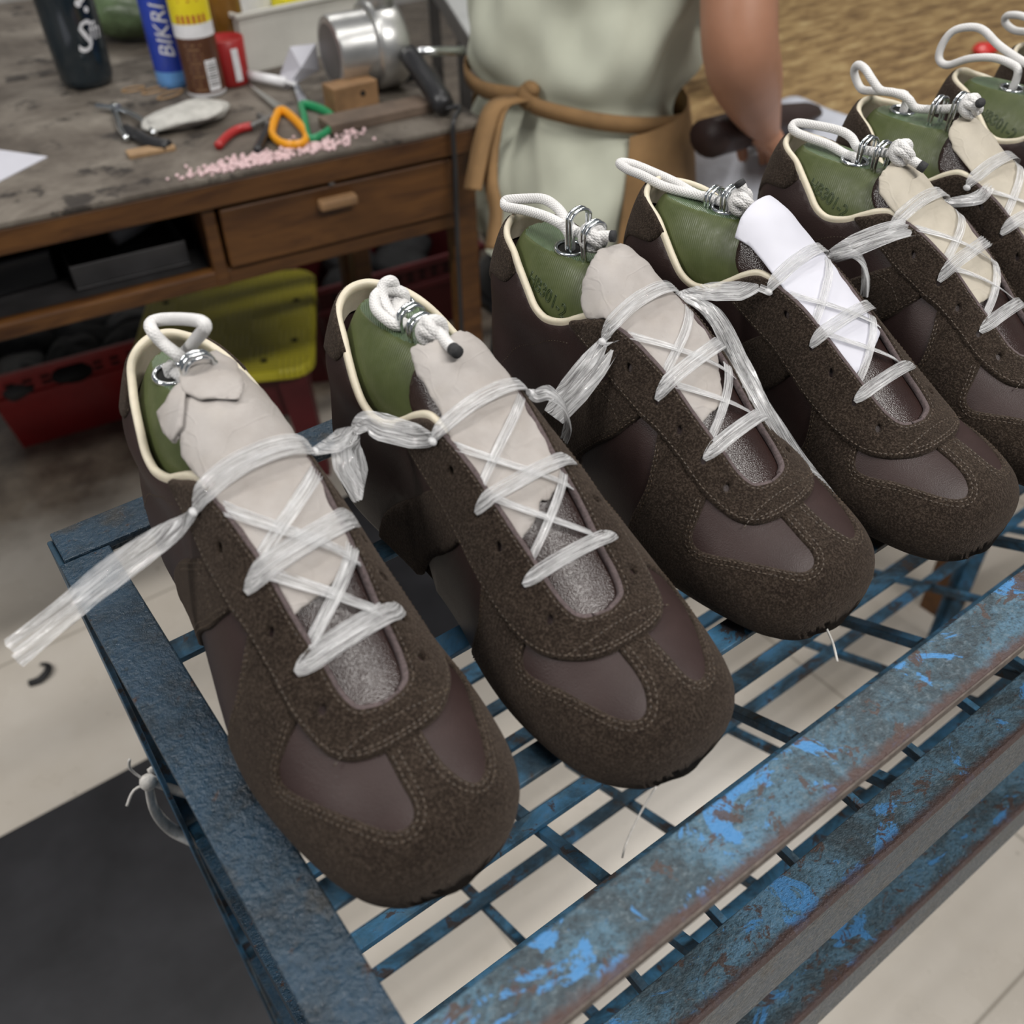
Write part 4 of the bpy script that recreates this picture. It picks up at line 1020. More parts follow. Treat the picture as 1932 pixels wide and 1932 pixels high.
mt = MB(); mt.box((-.9, -.4, 0.0), (.055, 1.005, .004)); o = mt.build('floor_mat', 'black_mat', None, bevel=.001)
tag(o, 'black rubber sheet lying on the pale tiles left of the blue rack', 'mat')
mt = MB(); mt.box((.33, .93, 0.0), (.80, 1.36, .004)); o = mt.build('floor_mat', 'black_mat', None, bevel=.001)
tag(o, 'dark rubber sheet on the floor behind the rack, glimpsed between the sneakers', 'mat')
def scrap(px, py, pts, r, nm, mat, label):
    x, y, z = at(px, py, .004); mb = MB()
    mb.tube(cat([(x + a, y + b, z + c) for a, b, c in pts], 6), r, 8, flat=.5); o = mb.build(nm, mat, None, True); tag(o, label, 'scrap')
scrap(75, 1270, [(-.020, -.012, 0), (-.004, -.018, .004), (.012, -.010, .006), (.016, .006, .004), (.008, .014, .003)], .006, 'leather_offcut', 'black_cloth', 'curled black offcut on the pale tiles left of the rack')

# ------------------------------------------------------------------ the blue shoe rack
RX0, RX1 = .0145, 1.16
YF0, YF1, YB0, YB1 = .0950, .1222, .4180, .4440
if True: pass
rack = thing('shoe_rack', 'rusty blue painted steel rack carrying the row of sneakers', 'rack', (0, 0, 0))
def rp(name, boxes, mat, M=None, bevel=.0009, label=None):
    mb = MB()
    for lo, hi in boxes: mb.box(lo, hi, M)
    o = mb.build(name, mat, rack, bevel=bevel)
    if label: o['label'] = label
    return o
rp('front_rail', [((RX0 - .002, YF0, ZT - .0055), (RX1, YF1, ZT)), ((RX0, YF1 - .004, ZT - .024), (RX1, YF1, ZT - .005))], 'blue_paint_light', label='front rail with worn light blue paint')
rp('side_rail', [((RX0, YF1 + .0006, ZT - .0042), (.0402, YB0 - .0006, ZT - .0006)), ((.0365, YF1 + .0006, ZT - .024), (.0402, YB0 - .0006, ZT - .004))], 'blue_paint_dark')
rp('back_rail', [((.0175, YB0, ZT - .0040), (RX1, YB1, ZT + .0002)), ((.0175, YB1 - .004, ZT - .024), (RX1, YB1, ZT - .003))], 'blue_paint_dark')
rp('side_rail', [((RX1 - .0255, YF1 + .0006, ZT - .0042), (RX1, YB0 - .0006, ZT - .0006))], 'blue_paint_dark')
rp('rail_edge', [((RX0 - .002, YF0 - .0006, ZT - .0056), (RX1, YF0 + .0004, ZT - .0006))], 'rust_edge', bevel=.0002)
SLAT_Y = [(.1765, .1897), (.2505, .2640), (.3250, .3385)]
for a, b in SLAT_Y:
    rp('slat', [((.030, a, ZT - .0085), (RX1 - .01, b, ZT - .0050))], 'blue_paint_inner', bevel=.0006)
for x0, sx in ((RX0, 1), (RX1, -1)):
    rp('post', [((min(x0, x0 + .003 * sx), YB1 - .026, 0), (max(x0, x0 + .003 * sx), YB1, ZT - .004)),
                ((min(x0 + .003 * sx, x0 + .026 * sx), YB1 - .003, 0), (max(x0 + .003 * sx, x0 + .026 * sx), YB1, ZT - .004))], 'blue_paint_inner')
    rp('post', [((min(x0, x0 + .003 * sx), YF0 + .004, 0), (max(x0, x0 + .003 * sx), YF0 + .030, ZT - .006)),
                ((min(x0 + .003 * sx, x0 + .026 * sx), YF0 + .004, 0), (max(x0 + .003 * sx, x0 + .026 * sx), YF0 + .007, ZT - .006))], 'blue_paint_inner')
def tier(z0, k):
    M = Matrix.Translation((0, YF0, z0)) @ Matrix.Rotation(-math.atan(.45), 4, 'X') @ Matrix.Translation((0, -YF0, 0))
    y = lambda v: YF0 + (v - YF0) * 1.0966
    yb0, yb1 = y(.4150), y(.4380)
    rp('shelf_front_rail', [((RX0 + .004, YF0, -.004), (RX1 - .004, y(YF1), 0))], 'blue_paint_light', M)
    rp('shelf_front_plate', [((RX0 + .004, YF0, z0 - .066), (RX1 - .004, YF0 + .003, z0 - .003))], 'blue_paint_dark')
    rp('shelf_back_rail', [((RX0 + .004, yb0, -.004), (RX1 - .004, yb1, 0))], 'blue_paint_inner', M)
    for xa in (RX0 + .0035, RX1 - .0265):
        rp('shelf_side_rail', [((xa, y(YF1), -.004), (xa + .023, yb0, 0)), ((xa, y(YF1), -.024), (xa + .003, yb0, -.004))], 'blue_paint_dark', M)
    for a, b in SLAT_Y + [(.3700, .3830), (.2135, .2260)][:1]:
        rp('shelf_slat', [((RX0 + .02, y(a), -.008), (RX1 - .02, y(b), -.0045))], 'blue_paint_inner', M, .0005)
    n = 0
    for x in (.035, .192, .350, .480, .635, .790, .945, 1.10):
        n += 1
        rp('shelf_crossbar', [((x - .0035, y(YF1) - .004, -.016), (x + .0035, yb0 + .004, -.0085))], 'blue_paint_inner', M, .0005)
    for x in np.arange(.156 + .0268 * k, RX1 - .05, .0535):
        rp('shelf_bracket', [((x - .0022, YF1 - .010, z0 - .020), (x + .0022, YF1 + .016, z0 - .013))], 'blue_paint_inner', None, .0005)
tier(.746, 0); tier(.560, 1)

# knotted white string on the left end of the rack
st = MB(); yk, zk = .446, .648
st.tube(cat([(RX0 - .004, yk, zk), (RX0 + .010, yk - .012, zk - .014), (RX0 + .024, yk - .020, zk - .018), (RX0 + .030, yk - .004, zk - .008), (RX0 + .012, yk + .006, zk), (RX0 - .003, yk + .004, zk + .002)], 5), .0036, 8, flat=.5)
st.sphere((RX0 - .006, yk - .002, zk + .001), .006, 10, 6)
st.tube(cat([(RX0 - .006, yk - .002, zk), (RX0 - .010, yk - .006, zk - .024), (RX0 - .006, yk - .008, zk - .050), (RX0 + .004, yk - .016, zk - .066), (RX0 + .012, yk - .020, zk - .090), (RX0 + .014, yk - .024, zk - .105)], 5), [.0048] * 16 + [.0032] * 10, 8, flat=.4)
st.tube(cat([(RX0 - .006, yk - .002, zk), (RX0 - .016, yk, zk - .002), (RX0 - .024, yk - .004, zk - .008)], 4), .0010, 6)
st.tube(cat([(RX0 - .006, yk - .002, zk), (RX0 - .012, yk + .004, zk + .014), (RX0 - .010, yk + .002, zk + .026)], 4), .0010, 6)
o = st.build('tie_string', 'string_white', None, True); tag(o, 'frayed white string knotted round the rack\'s left end post', 'string')

# ------------------------------------------------------------------ sneakers, lasts, card slips, laces
SHOE_LABELS = [
 'brown suede and leather sneaker at the rack\'s bare left end, nearest the viewer',
 'brown sneaker second along the rack, laced to the one at the left end',
 'brown sneaker third along the rack, with lettering HB301-2 on the form inside',
 'brown sneaker fourth along the rack, holding a clean white paper slip',
 'brown sneaker fifth along the rack, toe hidden, first one with a tan card slip',
 'brown sneaker sixth along the rack, its rope loop over the ochre table',
 'brown sneaker seventh along the rack, tall rope loop beside the red object',
 'brown sneaker last in the row, barely showing at the top right corner']
LAST_LABELS = [
 'green shoe last with one upright rope loop, in the sneaker at the left end',
 'green shoe last with a bunched thick rope bundle, in the second sneaker',
 'green shoe last engraved HB301-2 with loop folded to the left, in the third sneaker',
 'green shoe last with long flat rope loop and upright tip, in the fourth sneaker',
 'green shoe last engraved HB301-2 in the fifth sneaker, beside the tan card',
 'green shoe last with a twisted oval rope loop in the sixth sneaker',
 'green shoe last with the tallest rope loop in the seventh sneaker',
 'green shoe last almost out of view in the last sneaker at the top right']
for i in range(8):
    make_shoe(i, SHOE_LABELS[i])
    make_last(i, LAST_LABELS[i], i in (2, 4, 6))
BOT = [(.1130, -1.08), (.1140, -.8), (.1160, -.3), (.1185, .1), (.1210, .5), (.1260, .85), (.1290, 1.06)]
make_card(0, 'crumpled off-white card slip with torn flaps in the sneaker at the left end', 'card_white', BOT,
          [(.1780, .0480), (.1960, .0500), (.2090, .0455), (.2190, .0310), (.2245, .0150), (.2260, .0020), (.2200, -.0020), (.2155, -.0065), (.2165, -.0170), (.2140, -.0280), (.2155, -.0375), (.2070, -.0415), (.2005, -.0395), (.1990, -.0320), (.1940, -.0390), (.1860, -.0365), (.1780, -.0330)],
          flaps=[[(.2255, .0000), (.2285, .0150), (.2200, .0260), (.2050, .0190), (.1960, .0080), (.2030, -.0080), (.2110, -.0150), (.2180, -.0110)],
                 [(.2155, -.0070), (.2165, -.0170), (.2140, -.0280), (.2160, -.0380), (.2070, -.0420), (.1995, -.0395), (.1990, -.0280), (.2040, -.0200)]])
make_card(1, 'off-white card slip with square top and small side tab, in the second sneaker', 'card_white', [(.1120, -1.06), (.1150, -.6), (.1180, -.2), (.1225, 0.0), (.1200, .15), (.1230, .5), (.1250, .8), (.1270, 1.05)],
          [(.1780, .0400), (.1900, .0380), (.1990, .0310), (.2020, .0240), (.2010, -.0050), (.2020, -.0150), (.2050, -.0165), (.2060, -.0240), (.1950, -.0330), (.1900, -.0310), (.1840, -.0330), (.1780, -.0330)])
make_card(2, 'off-white card slip with round top and torn lower corner, in the third sneaker', 'card_white', [(.1090, -1.06), (.1110, -.6), (.1120, -.2), (.1140, .1), (.1190, .25), (.1250, .45), (.1330, .75), (.1400, 1.05)],
          [(.1780, .0480), (.1890, .0450), (.1990, .0330), (.2055, .0150), (.2060, -.0030), (.2030, -.0180), (.2000, -.0330), (.1950, -.0440), (.1890, -.0460), (.1830, -.0400), (.1780, -.0345)])
make_card(3, 'clean white paper slip with straight edges, in the fourth sneaker', 'paper_white', [(.1070, -1.06), (.1090, -.5), (.1120, .1), (.1150, .6), (.1180, 1.06)],
          [(.1780, .0350), (.1960, .0290), (.2080, .0250), (.2060, .0000), (.2040, -.0250), (.2010, -.0400), (.1900, -.0370), (.1780, -.0370)], lift=.003)
make_card(4, 'tan card slip with a torn curled top edge, in the fifth sneaker', 'card_tan', [(.1080, -1.06), (.1090, -.5), (.1110, .1), (.1140, .6), (.1180, 1.06)],
          [(.1780, .0430), (.1900, .0380), (.2000, .0270), (.2030, .0180), (.2020, .0020), (.2000, -.0130), (.1990, -.0240), (.1930, -.0340), (.1850, -.0340), (.1780, -.0335)])
make_card(5, 'tan card slip with cut corners, in the sixth sneaker at the right edge', 'card_tan', [(.1080, -1.06), (.1090, -.5), (.1110, .1), (.1140, .6), (.1180, 1.06)],
          [(.1780, .0430), (.1900, .0400), (.2000, .0300), (.2060, .0130), (.2050, -.0100), (.2010, -.0260), (.1930, -.0340), (.1850, -.0350), (.1780, -.0350)])
LACE_LABELS = ['clear plastic tape lacing the left end sneaker, with a long loose tail',
 'clear plastic tape lacing the second sneaker and tied across to the left end one',
 'clear plastic tape lacing the third sneaker, one long strand hanging beside its toe',
 'clear plastic tape lacing the fourth sneaker over the white paper',
 'clear plastic tape lacing the fifth sneaker over the tan card',
 'clear plastic tape lacing the sixth sneaker at the right edge']
def knot_at(i, side):
    m = 1 if i % 2 == 0 else -1
    s, q = hole(0, side, m)
    if side > 0 and m > 0: s, q = s + .008, q + .003
    P = D2(np.array(s), np.array(q)) + N2(np.array(s), np.array(q)) * .0045
    P[0] *= m
    return np.array(shoe_matrix(i) @ Vector(P))
def free(mb, i, pts, widths, seed, across=(0.2, .75, .45), amp=.0012, folds=3):
    inv = shoe_matrix(i).inverted(); L = cat(pts, 6); L = [np.array(inv @ Vector(p)) for p in L]
    w = np.interp(np.linspace(0, 1, len(L)), np.linspace(0, 1, len(widths)), widths)
    a = np.array(inv.to_3x3() @ Vector(across))
    ribbon(mb, L, np.tile([a], (len(L), 1)), w, folds, amp, seed)
WID = [.0100, .0068, .0075, .0068, .0075, .0075]
for i in range(6):
    mb = MB(); lace_shoe(mb, i, WID[i])
    kl, kr = knot_at(i, -1), knot_at(i, 1)
    for kk in (kl, kr):   # tight knots
        q = np.array(shoe_matrix(i).inverted() @ Vector(kk)); mb.sphere(tuple(q), (.0017, .0024, .0017), 9, 6)
    if i == 0:
        free(mb, 0, [kl, at(345, 985, .962), at(300, 1018, .958), at(205, 1090, .948), at(110, 1165, .938), at(22, 1232, .930)], [.0045, .008, .0115, .0125, .0130, .0130], 2.0, amp=.0016, folds=2)
        free(mb, 0, [kr, at(632, 838, .968), at(648, 828, .969), at(668, 815, .968)], [.004, .0085, .0090, .004], 3.0)
        free(mb, 0, [at(640, 838, .964), at(652, 880, .958), at(668, 920, .950), at(674, 946, .944)], [.007, .011, .008, .004], 4.0, (.9, .2, .3))
    if i == 1:
        free(mb, 1, [at(668, 815, .968), at(690, 798, .969), at(722, 806, .967), at(780, 822, .966), kl], [.004, .010, .0125, .0110, .0040], 5.0)
        free(mb, 1, [at(672, 822, .966), at(664, 850, .960), at(672, 890, .952), at(676, 944, .942)], [.005, .010, .011, .003], 6.0, (.9, .2, .3))
        free(mb, 1, [kr, at(1012, 746, .966), at(1036, 740, .967), at(1062, 762, .958), at(1072, 800, .944), at(1064, 832, .934)], [.004, .006, .0075, .0080, .0080, .006], 7.0)
    if i == 2:
        free(mb, 2, [kl, at(1160, 640, .966), at(1120, 690, .957), at(1080, 735, .948), at(1042, 785, .938)], [.0040, .0100, .0150, .0160, .012], 8.0, amp=.0018)
        free(mb, 2, [kr, at(1345, 552, .968), at(1395, 550, .967), at(1432, 544, .969)], [.004, .0105, .0110, .004], 9.0)
        free(mb, 2, [kr, at(1345, 595, .962), at(1400, 690, .952), at(1460, 800, .932), at(1520, 890, .905), at(1590, 965, .880)], [.004, .0085, .0095, .0100, .0110, .004], 10.0, (.8, .3, .4), amp=.0016)
    if i == 3:
        free(mb, 3, [at(1432, 544, .969), kl], [.004, .004], 11.0)
        free(mb, 3, [kr, at(1600, 476, .972), at(1625, 490, .969), at(1634, 520, .960), at(1632, 560, .949)], [.004, .005, .0055, .005, .004], 12.0)
    if i == 4:
        free(mb, 4, [kl, at(1715, 430, .984), at(1670, 440, .984), at(1610, 462, .978), at(1570, 482, .970)], [.004, .0110, .0120, .0120, .008], 13.0, amp=.0016)
        free(mb, 4, [kr, at(1845, 372, .972), at(1868, 350, .972)], [.004, .0090, .005], 14.0)
    o = mb.build('plastic_lace', 'clear_tape', None, True)
    o.matrix_world = shoe_matrix(i)
    tag(o, LACE_LABELS[i], 'lace', 'clear tape laces')
# loose sewing threads hanging from two toes
for (pts, r, lab) in (([at(1238, 1484, .872), at(1205, 1540, .858), at(1182, 1590, .848), at(1174, 1618, .842)], .00045, 'loose pale thread hanging below the second sneaker\'s toe'),
                      ([at(1560, 1187, .872), at(1572, 1215, .866), at(1580, 1248, .860)], .0006, 'short pale thread hanging below the third sneaker\'s toe')):
    mb = MB(); mb.tube(cat(pts, 6), r, 6); o = mb.build('loose_thread', 'string_white', None, True); tag(o, lab, 'thread')
# ------------------------------------------------------------------ cobbler's bench with drawer, and what lies on it
BZ = .75
B0 = Vector((.140, 1.197, 0)); BE = Vector((.991, -.132, 0)).normalized(); BN = Vector((.132, .991, 0)).normalized()
BM = Matrix(((BE.x, BN.x, 0, B0.x), (BE.y, BN.y, 0, B0.y), (0, 0, 1, 0), (0, 0, 0, 1)))
BRZ = math.atan2(BE.y, BE.x)
bench = thing('workbench', 'worn brown wooden workbench with one drawer and a cluttered grimy top', 'workbench', tuple(B0), BRZ)
def bp(name, boxes, mat, parent=bench, bevel=.003, label=None):
    mb = MB()
    for lo, hi in boxes: mb.box(lo, hi)
    o = mb.build(name, mat, parent, bevel=bevel)
    if label: o['label'] = label
    return o
S0, S1, D = -.62, .612, .54
bp('top', [((S0, -.012, BZ - .008), (S1 + .012, D, BZ))], 'bench_top', bevel=.002, label='grimy grey stained top board')
bp('apron', [((S0, -.010, BZ - .040), (S1 + .010, .016, BZ - .008)), ((S0, .016, BZ - .022), (S1, D - .002, BZ - .008))], 'bench_wood')
bp('leg', [((S1 - .036, .002, 0), (S1, .038, BZ - .022))], 'bench_wood')
bp('leg', [((S1 - .036, D - .04, 0), (S1, D - .004, BZ - .022))], 'bench_wood')
bp('leg', [((S0, .002, 0), (S0 + .036, .038, BZ - .022))], 'bench_wood')
bp('leg', [((S0, D - .04, 0), (S0 + .036, D - .004, BZ - .022))], 'bench_wood')
bp('divider', [((.222, .002, .600), (.240, .050, BZ - .042)), ((.226, .05, .62), (.236, D - .05, BZ - .042))], 'bench_wood')
bp('front_rail', [((S0 + .036, .004, .600), (S1 - .036, .026, .622))], 'bench_wood')
bp('shelf_board', [((S0 + .01, .026, .606), (S1 - .04, D - .01, .616))], 'grey_leather')
bp('back_panel', [((S0, D - .012, .60), (S1, D - .002, BZ - .022))], 'bench_wood')
bp('side_panel', [((S1 - .016, .038, .600), (S1 - .002, D - .04, BZ - .022))], 'bench_wood')
dr = bp('drawer', [((.244, -.004, .6245), (S1 - .039, .014, BZ - .045)), ((.25, .014, .63), (S1 - .045, .36, .70))], 'bench_wood', label='wide brown drawer front')
hb = MB(); hb.box((.372, -.022, .678), (.425, -.004, .692)); hb.build('handle', 'raw_wood', dr, bevel=.004)
kb = MB(); kb.box((.392, -.0065, .705), (.400, -.003, .718)); kb.build('keyhole_plate', 'steel_grey', dr, bevel=.001)
# second bench board behind it
b2 = thing('back_bench', 'second grimy workbench standing behind the first', 'workbench', tuple(BM @ Vector((0, D + .02, 0))), BRZ)
bp('top', [((S0, .0, BZ - .022), (.63, .55, BZ - .003))], 'bench_top', b2)
for x, y in ((S0, .50), (.58, .50), (S0, .02), (.58, .02)): bp('leg', [((x, y, 0), (x + .036, y + .036, BZ - .022))], 'bench_wood', b2)

def on(px, py, z=BZ): return Vector(at(px, py, z))
def put(o, px, py, rz=0.0, z=BZ): o.location = on(px, py, z); o.rotation_euler = (0, 0, rz); return o
# inside the open compartment
def lying(name, mb, mat, label, cat_, loc, rz=0, smooth=False, bevel=0, group=None):
    o = mb.build(name, mat, None, smooth, bevel); o.location = loc; o.rotation_euler = (0, 0, rz); tag(o, label, cat_, group); return o
mb = MB(); mb.box((-.075, -.10, 0), (.075, .10, .004)); mb.box((-.075, -.10, .004), (-.072, .10, .034)); mb.box((.072, -.10, .004), (.075, .10, .034)); mb.box((-.075, -.10, .004), (.075, -.097, .034)); mb.box((-.075, .097, .004), (.075, .10, .034))
lying('plastic_tray', mb, 'grey_leather', 'dark grey tray in the open compartment left of the drawer', 'tray', tuple(BM @ Vector((.128, .155, .617))), BRZ, bevel=.002)
mb = MB(); mb.tube([(-.045, 0, .012), (.045, 0.01, .012)], .011, 12); mb.tube([(.045, .01, .012), (.058, .012, .012)], .005, 10)
lying('glue_tube', mb, 'label_white', 'small pale tube lying in the dark tray beside the divider', 'tube', tuple(BM @ Vector((.165, .175, .622))), BRZ + .5, True)
mb = MB(); mb.box((-.08, -.06, 0), (.08, .06, .045)); lying('black_box', mb, 'black_plastic', 'black box pushed into the open compartment under the bench top', 'box', tuple(BM @ Vector((-.045, .15, .617))), BRZ + .1, bevel=.004)
mb = MB(); mb.loft([[(.03 * math.cos(a) * r + .008 * math.sin(3 * a), .022 * math.sin(a) * r, z) for a in np.linspace(0, 2 * math.pi, 16, endpoint=False)] for r, z in ((1.0, 0), (1.1, .008), (.8, .02), (.3, .027))])
lying('rag', mb, 'pale_cloth', 'crumpled pale rag at the left of the open compartment', 'rag', tuple(BM @ Vector((-.155, .06, .617))), BRZ, True)

# paper sheet
mb = MB(); mb.box((-.075, -.105, 0), (.075, .105, .0012)); c = (on(90, 295) + on(0, 250)) / 2
o = lying('paper_sheet', mb, 'paper_white', 'blank white paper sheet on the bench at the left edge', 'paper', (.1665, 1.4145, BZ), 0.0)
o.rotation_euler.z = math.atan2((on(0, 343) - on(90, 297)).y, (on(0, 343) - on(90, 297)).x) + math.pi / 2
q = on(90, 297); d = (on(0, 343) - q).normalized(); e = (on(0, 250) - q).normalized()
o.location = q + d * .105 + (e - d * e.dot(d)).normalized() * .075
# dark tumbler bottle
t = thing('water_bottle', 'dark translucent drinking bottle with white scroll and dot print', 'bottle', tuple(on(168, 158)), 0, None)
mb = MB(); mb.lathe([(.030, 0), (.036, .004), (.039, .014), (.041, .06), (.042, .15), (.042, .19), (.034, .215), (.024, .225), (.024, .24)], 32)
mb.build('body', 'bottle_plastic', t, True)
mb = MB(); mb.lathe([(.026, .238), (.027, .242), (.027, .262), (.024, .266)], 24); mb.build('cap', 'black_plastic', t, True)
cdir = math.atan2(-t.location.y, -t.location.x)
def wrap_text(body, size, R, ang, z, mat, parent, name, squash=1.0, vertical=False, shear=0.0):
    cu = bpy.data.curves.new(name, 'FONT'); cu.body = body; cu.size = 1; cu.resolution_u = 2; cu.shear = shear
    o = bpy.data.objects.new(name, cu); COL.objects.link(o)
    dg = bpy.context.evaluated_depsgraph_get(); dg.update()
    me0 = o.evaluated_get(dg).to_mesh()
    bm = bmesh.new(); bm.from_mesh(me0); bmesh.ops.triangulate(bm, faces=bm.faces); bmesh.ops.subdivide_edges(bm, edges=bm.edges, cuts=3, use_grid_fill=True); bm.verts.index_update()
    V = [(v.co.x * size * squash, v.co.y * size) for v in bm.verts]; F = [tuple(v.index for v in q.verts) for q in bm.faces]; bm.free()
    o.evaluated_get(dg).to_mesh_clear(); bpy.data.objects.remove(o)
    xs = [v[0] for v in V]; mx = (min(xs) + max(xs)) / 2; ys = [v[1] for v in V]; my = (min(ys) + max(ys)) / 2
    mb = MB(); P = []
    for x, y in V:
        x -= mx; y -= my
        if vertical: x, y = -y, x
        a = ang + x / R; P.append((R * math.cos(a), R * math.sin(a), z + y))
    mb.add(P, F); return mb.build(name, mat, parent)
wrap_text('S', .060, .0422, cdir + .35, .075, 'label_white', t, 'printed_scroll', .9, shear=.3)
wrap_text('fh', .034, .0422, cdir + .75, .080, 'label_white', t, 'printed_scroll', .9, shear=.3)
for k, (a, z, r) in enumerate(((.42, .118, .005), (.58, .122, .004), (.74, .126, .0045), (.5, .145, .0055), (.46, .168, .006), (.66, .108, .004))):
    mb = MB(); n = 12
    P = [(.0423 * math.cos(cdir + a + r / .042 * math.cos(u)), .0423 * math.sin(cdir + a + r / .042 * math.cos(u)), z + r * math.sin(u)) for u in np.linspace(0, 2 * math.pi, n, endpoint=False)]
    mb.add(P, [tuple(range(n))]); mb.build('printed_dot', 'label_white', t)
# blue can
t = thing('spray_can', 'blue can with big white italic letters beside the yellow and brown can', 'can', tuple(on(334, 158)))
mb = MB(); mb.lathe([(.0255, 0), (.028, .003), (.028, .012), (.028, .024), (.028, .135), (.028, .165), (.022, .178), (.012, .182)], 32, mis=[1, 1, 1, 0, 0, 1, 1]); mb.build('body', ['can_blue', 'can_light_blue'], t, True)
mb = MB(); mb.lathe([(.012, .181), (.013, .185), (.013, .215), (.010, .22)], 20); mb.build('cap', 'label_white', t, True)
cdir = math.atan2(-t.location.y, -t.location.x)
wrap_text('BIKRI', .031, .0283, cdir - .12, .082, 'label_white', t, 'lettering', 1.0, True, .25)
# yellow and brown can
t = thing('glue_can', 'can with yellow upper label, white band and brown lower half with barcode', 'can', tuple(on(392, 176)))
mb = MB(); mb.lathe([(.025, 0), (.028, .003), (.028, .007), (.028, .082), (.028, .100), (.028, .160), (.0265, .172), (.018, .178)], 32, mis=[2, 2, 1, 2, 0, 0, 3]); mb.build('body', ['can_yellow', 'can_brown', 'label_white', 'ink_dark'], t, True)
mb = MB(); mb.lathe([(.017, .177), (.018, .18), (.018, .205), (.015, .208)], 20); mb.build('cap', 'ink_dark', t, True)
cdir = math.atan2(-t.location.y, -t.location.x)
mb = MB(); n = 6
P = [(.0283 * math.cos(cdir + .5 + u), .0283 * math.sin(cdir + .5 + u), z) for z in (.010, .052) for u in np.linspace(-.32, .32, n)]
mb.add(P, [(k, k + 1, n + k + 1, n + k) for k in range(n - 1)]); bl = mb.build('barcode_label', 'label_white', t)
mb = MB()
for k in range(9):
    z = .017 + k * .0036; P = [(.0285 * math.cos(cdir + .5 + u), .0285 * math.sin(cdir + .5 + u), zz) for zz in (z, z + (.0012 if k % 3 else .002)) for u in (-.24, 0, .24)]
    mb.add(P, [(0, 1, 4, 3), (1, 2, 5, 4)])
mb.build('bars', 'ink_dark', bl)
mb = MB()
for k in range(11):
    z = .012 + k * .006; w = .42 if k % 3 else .3
    P = [(.0283 * math.cos(cdir - .25 + u), .0283 * math.sin(cdir - .25 + u), zz) for zz in (z, z + .0018) for u in (-w, 0, w)]
    mb.add(P, [(0, 1, 4, 3), (1, 2, 5, 4)])
mb.build('printed_lines', 'raw_wood', t)
mb = MB()
for k in range(3):
    z = .128 + k * .009; P = [(.0283 * math.cos(cdir + u), .0283 * math.sin(cdir + u), zz) for zz in (z, z + .0025) for u in (-.5, 0, .5)]
    mb.add(P, [(0, 1, 4, 3), (1, 2, 5, 4)])
for k in range(6):
    a = -.7 + k * .27; P = [(.0283 * math.cos(cdir + a + u), .0283 * math.sin(cdir + a + u), zz) for zz in (.101, .112) for u in (-.07, .07)]
    mb.add(P, [(0, 1, 3, 2)])
mb.build('printed_bands', 'ink_red', t)
# amber jar and red pot, red bag
t = thing('amber_jar', 'amber brown jar behind the yellow and brown can', 'jar', tuple(on(438, 128)))
mb = MB(); mb.lathe([(.028, 0), (.032, .004), (.032, .11), (.026, .125), (.026, .14)], 28); mb.build('body', 'amber', t, True)
mb = MB(); mb.lathe([(.028, .138), (.0285, .16), (.026, .163)], 24); mb.build('lid', 'raw_wood', t, True)
t = thing('red_pot', 'dark red plastic pot right of the cans', 'pot', tuple(on(440, 158)))
mb = MB(); mb.lathe([(.022, 0), (.026, .004), (.028, .065), (.027, .066), (.024, .060)], 28); mb.build('body', 'red_plastic', t, True)
mb = MB(); mb.box((-.004, -.0282, .01), (.006, -.0272, .055)); mb.build('label', 'label_white', t)
def crumple(name, mat, label, cat_, loc, r, seed, group=None, flat=.6, n=18, rough=.16):
    rr = random.Random(seed); mb = MB(); rings = []
    for j in range(1, 9):
        th = math.pi * j / 9
        rings.append([(r[0] * math.sin(th) * math.cos(2 * math.pi * k / n) * (1 + rr.uniform(-rough, rough)), r[1] * math.sin(th) * math.sin(2 * math.pi * k / n) * (1 + rr.uniform(-rough, rough)),
                       r[2] * (1 - math.cos(th)) * .5 * (1 + rr.uniform(-.12, .12))) for k in range(n)])
    mb.loft(rings); o = mb.build(name, mat, None, True, sub=1); o.location = loc; o.rotation_euler = (0, 0, rr.uniform(0, 3)); tag(o, label, cat_, group); return o
crumple('red_wrapper', 'bright_red', 'crumpled bright red wrapper hanging at the white bin\'s left corner', 'wrapper', tuple(on(462, 85) + Vector((0, 0, .0))), (.030, .022, .075), 5)
crumple('green_bag', 'green_bag', 'dull green plastic bag behind the drinking bottle', 'bag', tuple(on(245, 72)), (.085, .06, .085), 8)
# white storage bin
t = thing('storage_bin', 'white plastic bin behind the metal motor housing', 'bin', tuple(on(468, 140)), 0)
ex = (on(600, 108) - on(468, 140)); t.rotation_euler = (0, 0, math.atan2(ex.y, ex.x)); Lb = .24
mb = MB(); Hh = .085; Wd = .16; th = .003
mb.box((0, 0, 0), (Lb, Wd, th)); mb.box((0, 0, th), (Lb, th, Hh)); mb.box((0, Wd - th, th), (Lb, Wd, Hh)); mb.box((0, th, th), (th, Wd - th, Hh)); mb.box((Lb - th, th, th), (Lb, Wd - th, Hh))
mb.build('body', 'white_plastic', t, bevel=.001)
mb = MB(); mb.box((-.005, -.005, Hh - .006), (Lb + .005, 0, Hh + .001)); mb.box((-.005, Wd, Hh - .006), (Lb + .005, Wd + .005, Hh + .001)); mb.box((-.005, 0, Hh - .006), (0, Wd, Hh + .001)); mb.box((Lb, 0, Hh - .006), (Lb + .005, Wd, Hh + .001))
mb.build('rim', 'white_plastic', t, bevel=.001)
bx = t.matrix_world if False else Matrix.Translation(t.location) @ Matrix.Rotation(t.rotation_euler.z, 4, 'Z')
mb = MB(); mb.box((-.028, -.018, 0), (.028, .018, .085)); t2 = thing('carton', 'yellow carton with green print standing in the white bin', 'box', tuple(bx @ Vector((.115, .035, .004))), t.rotation_euler.z + .15)
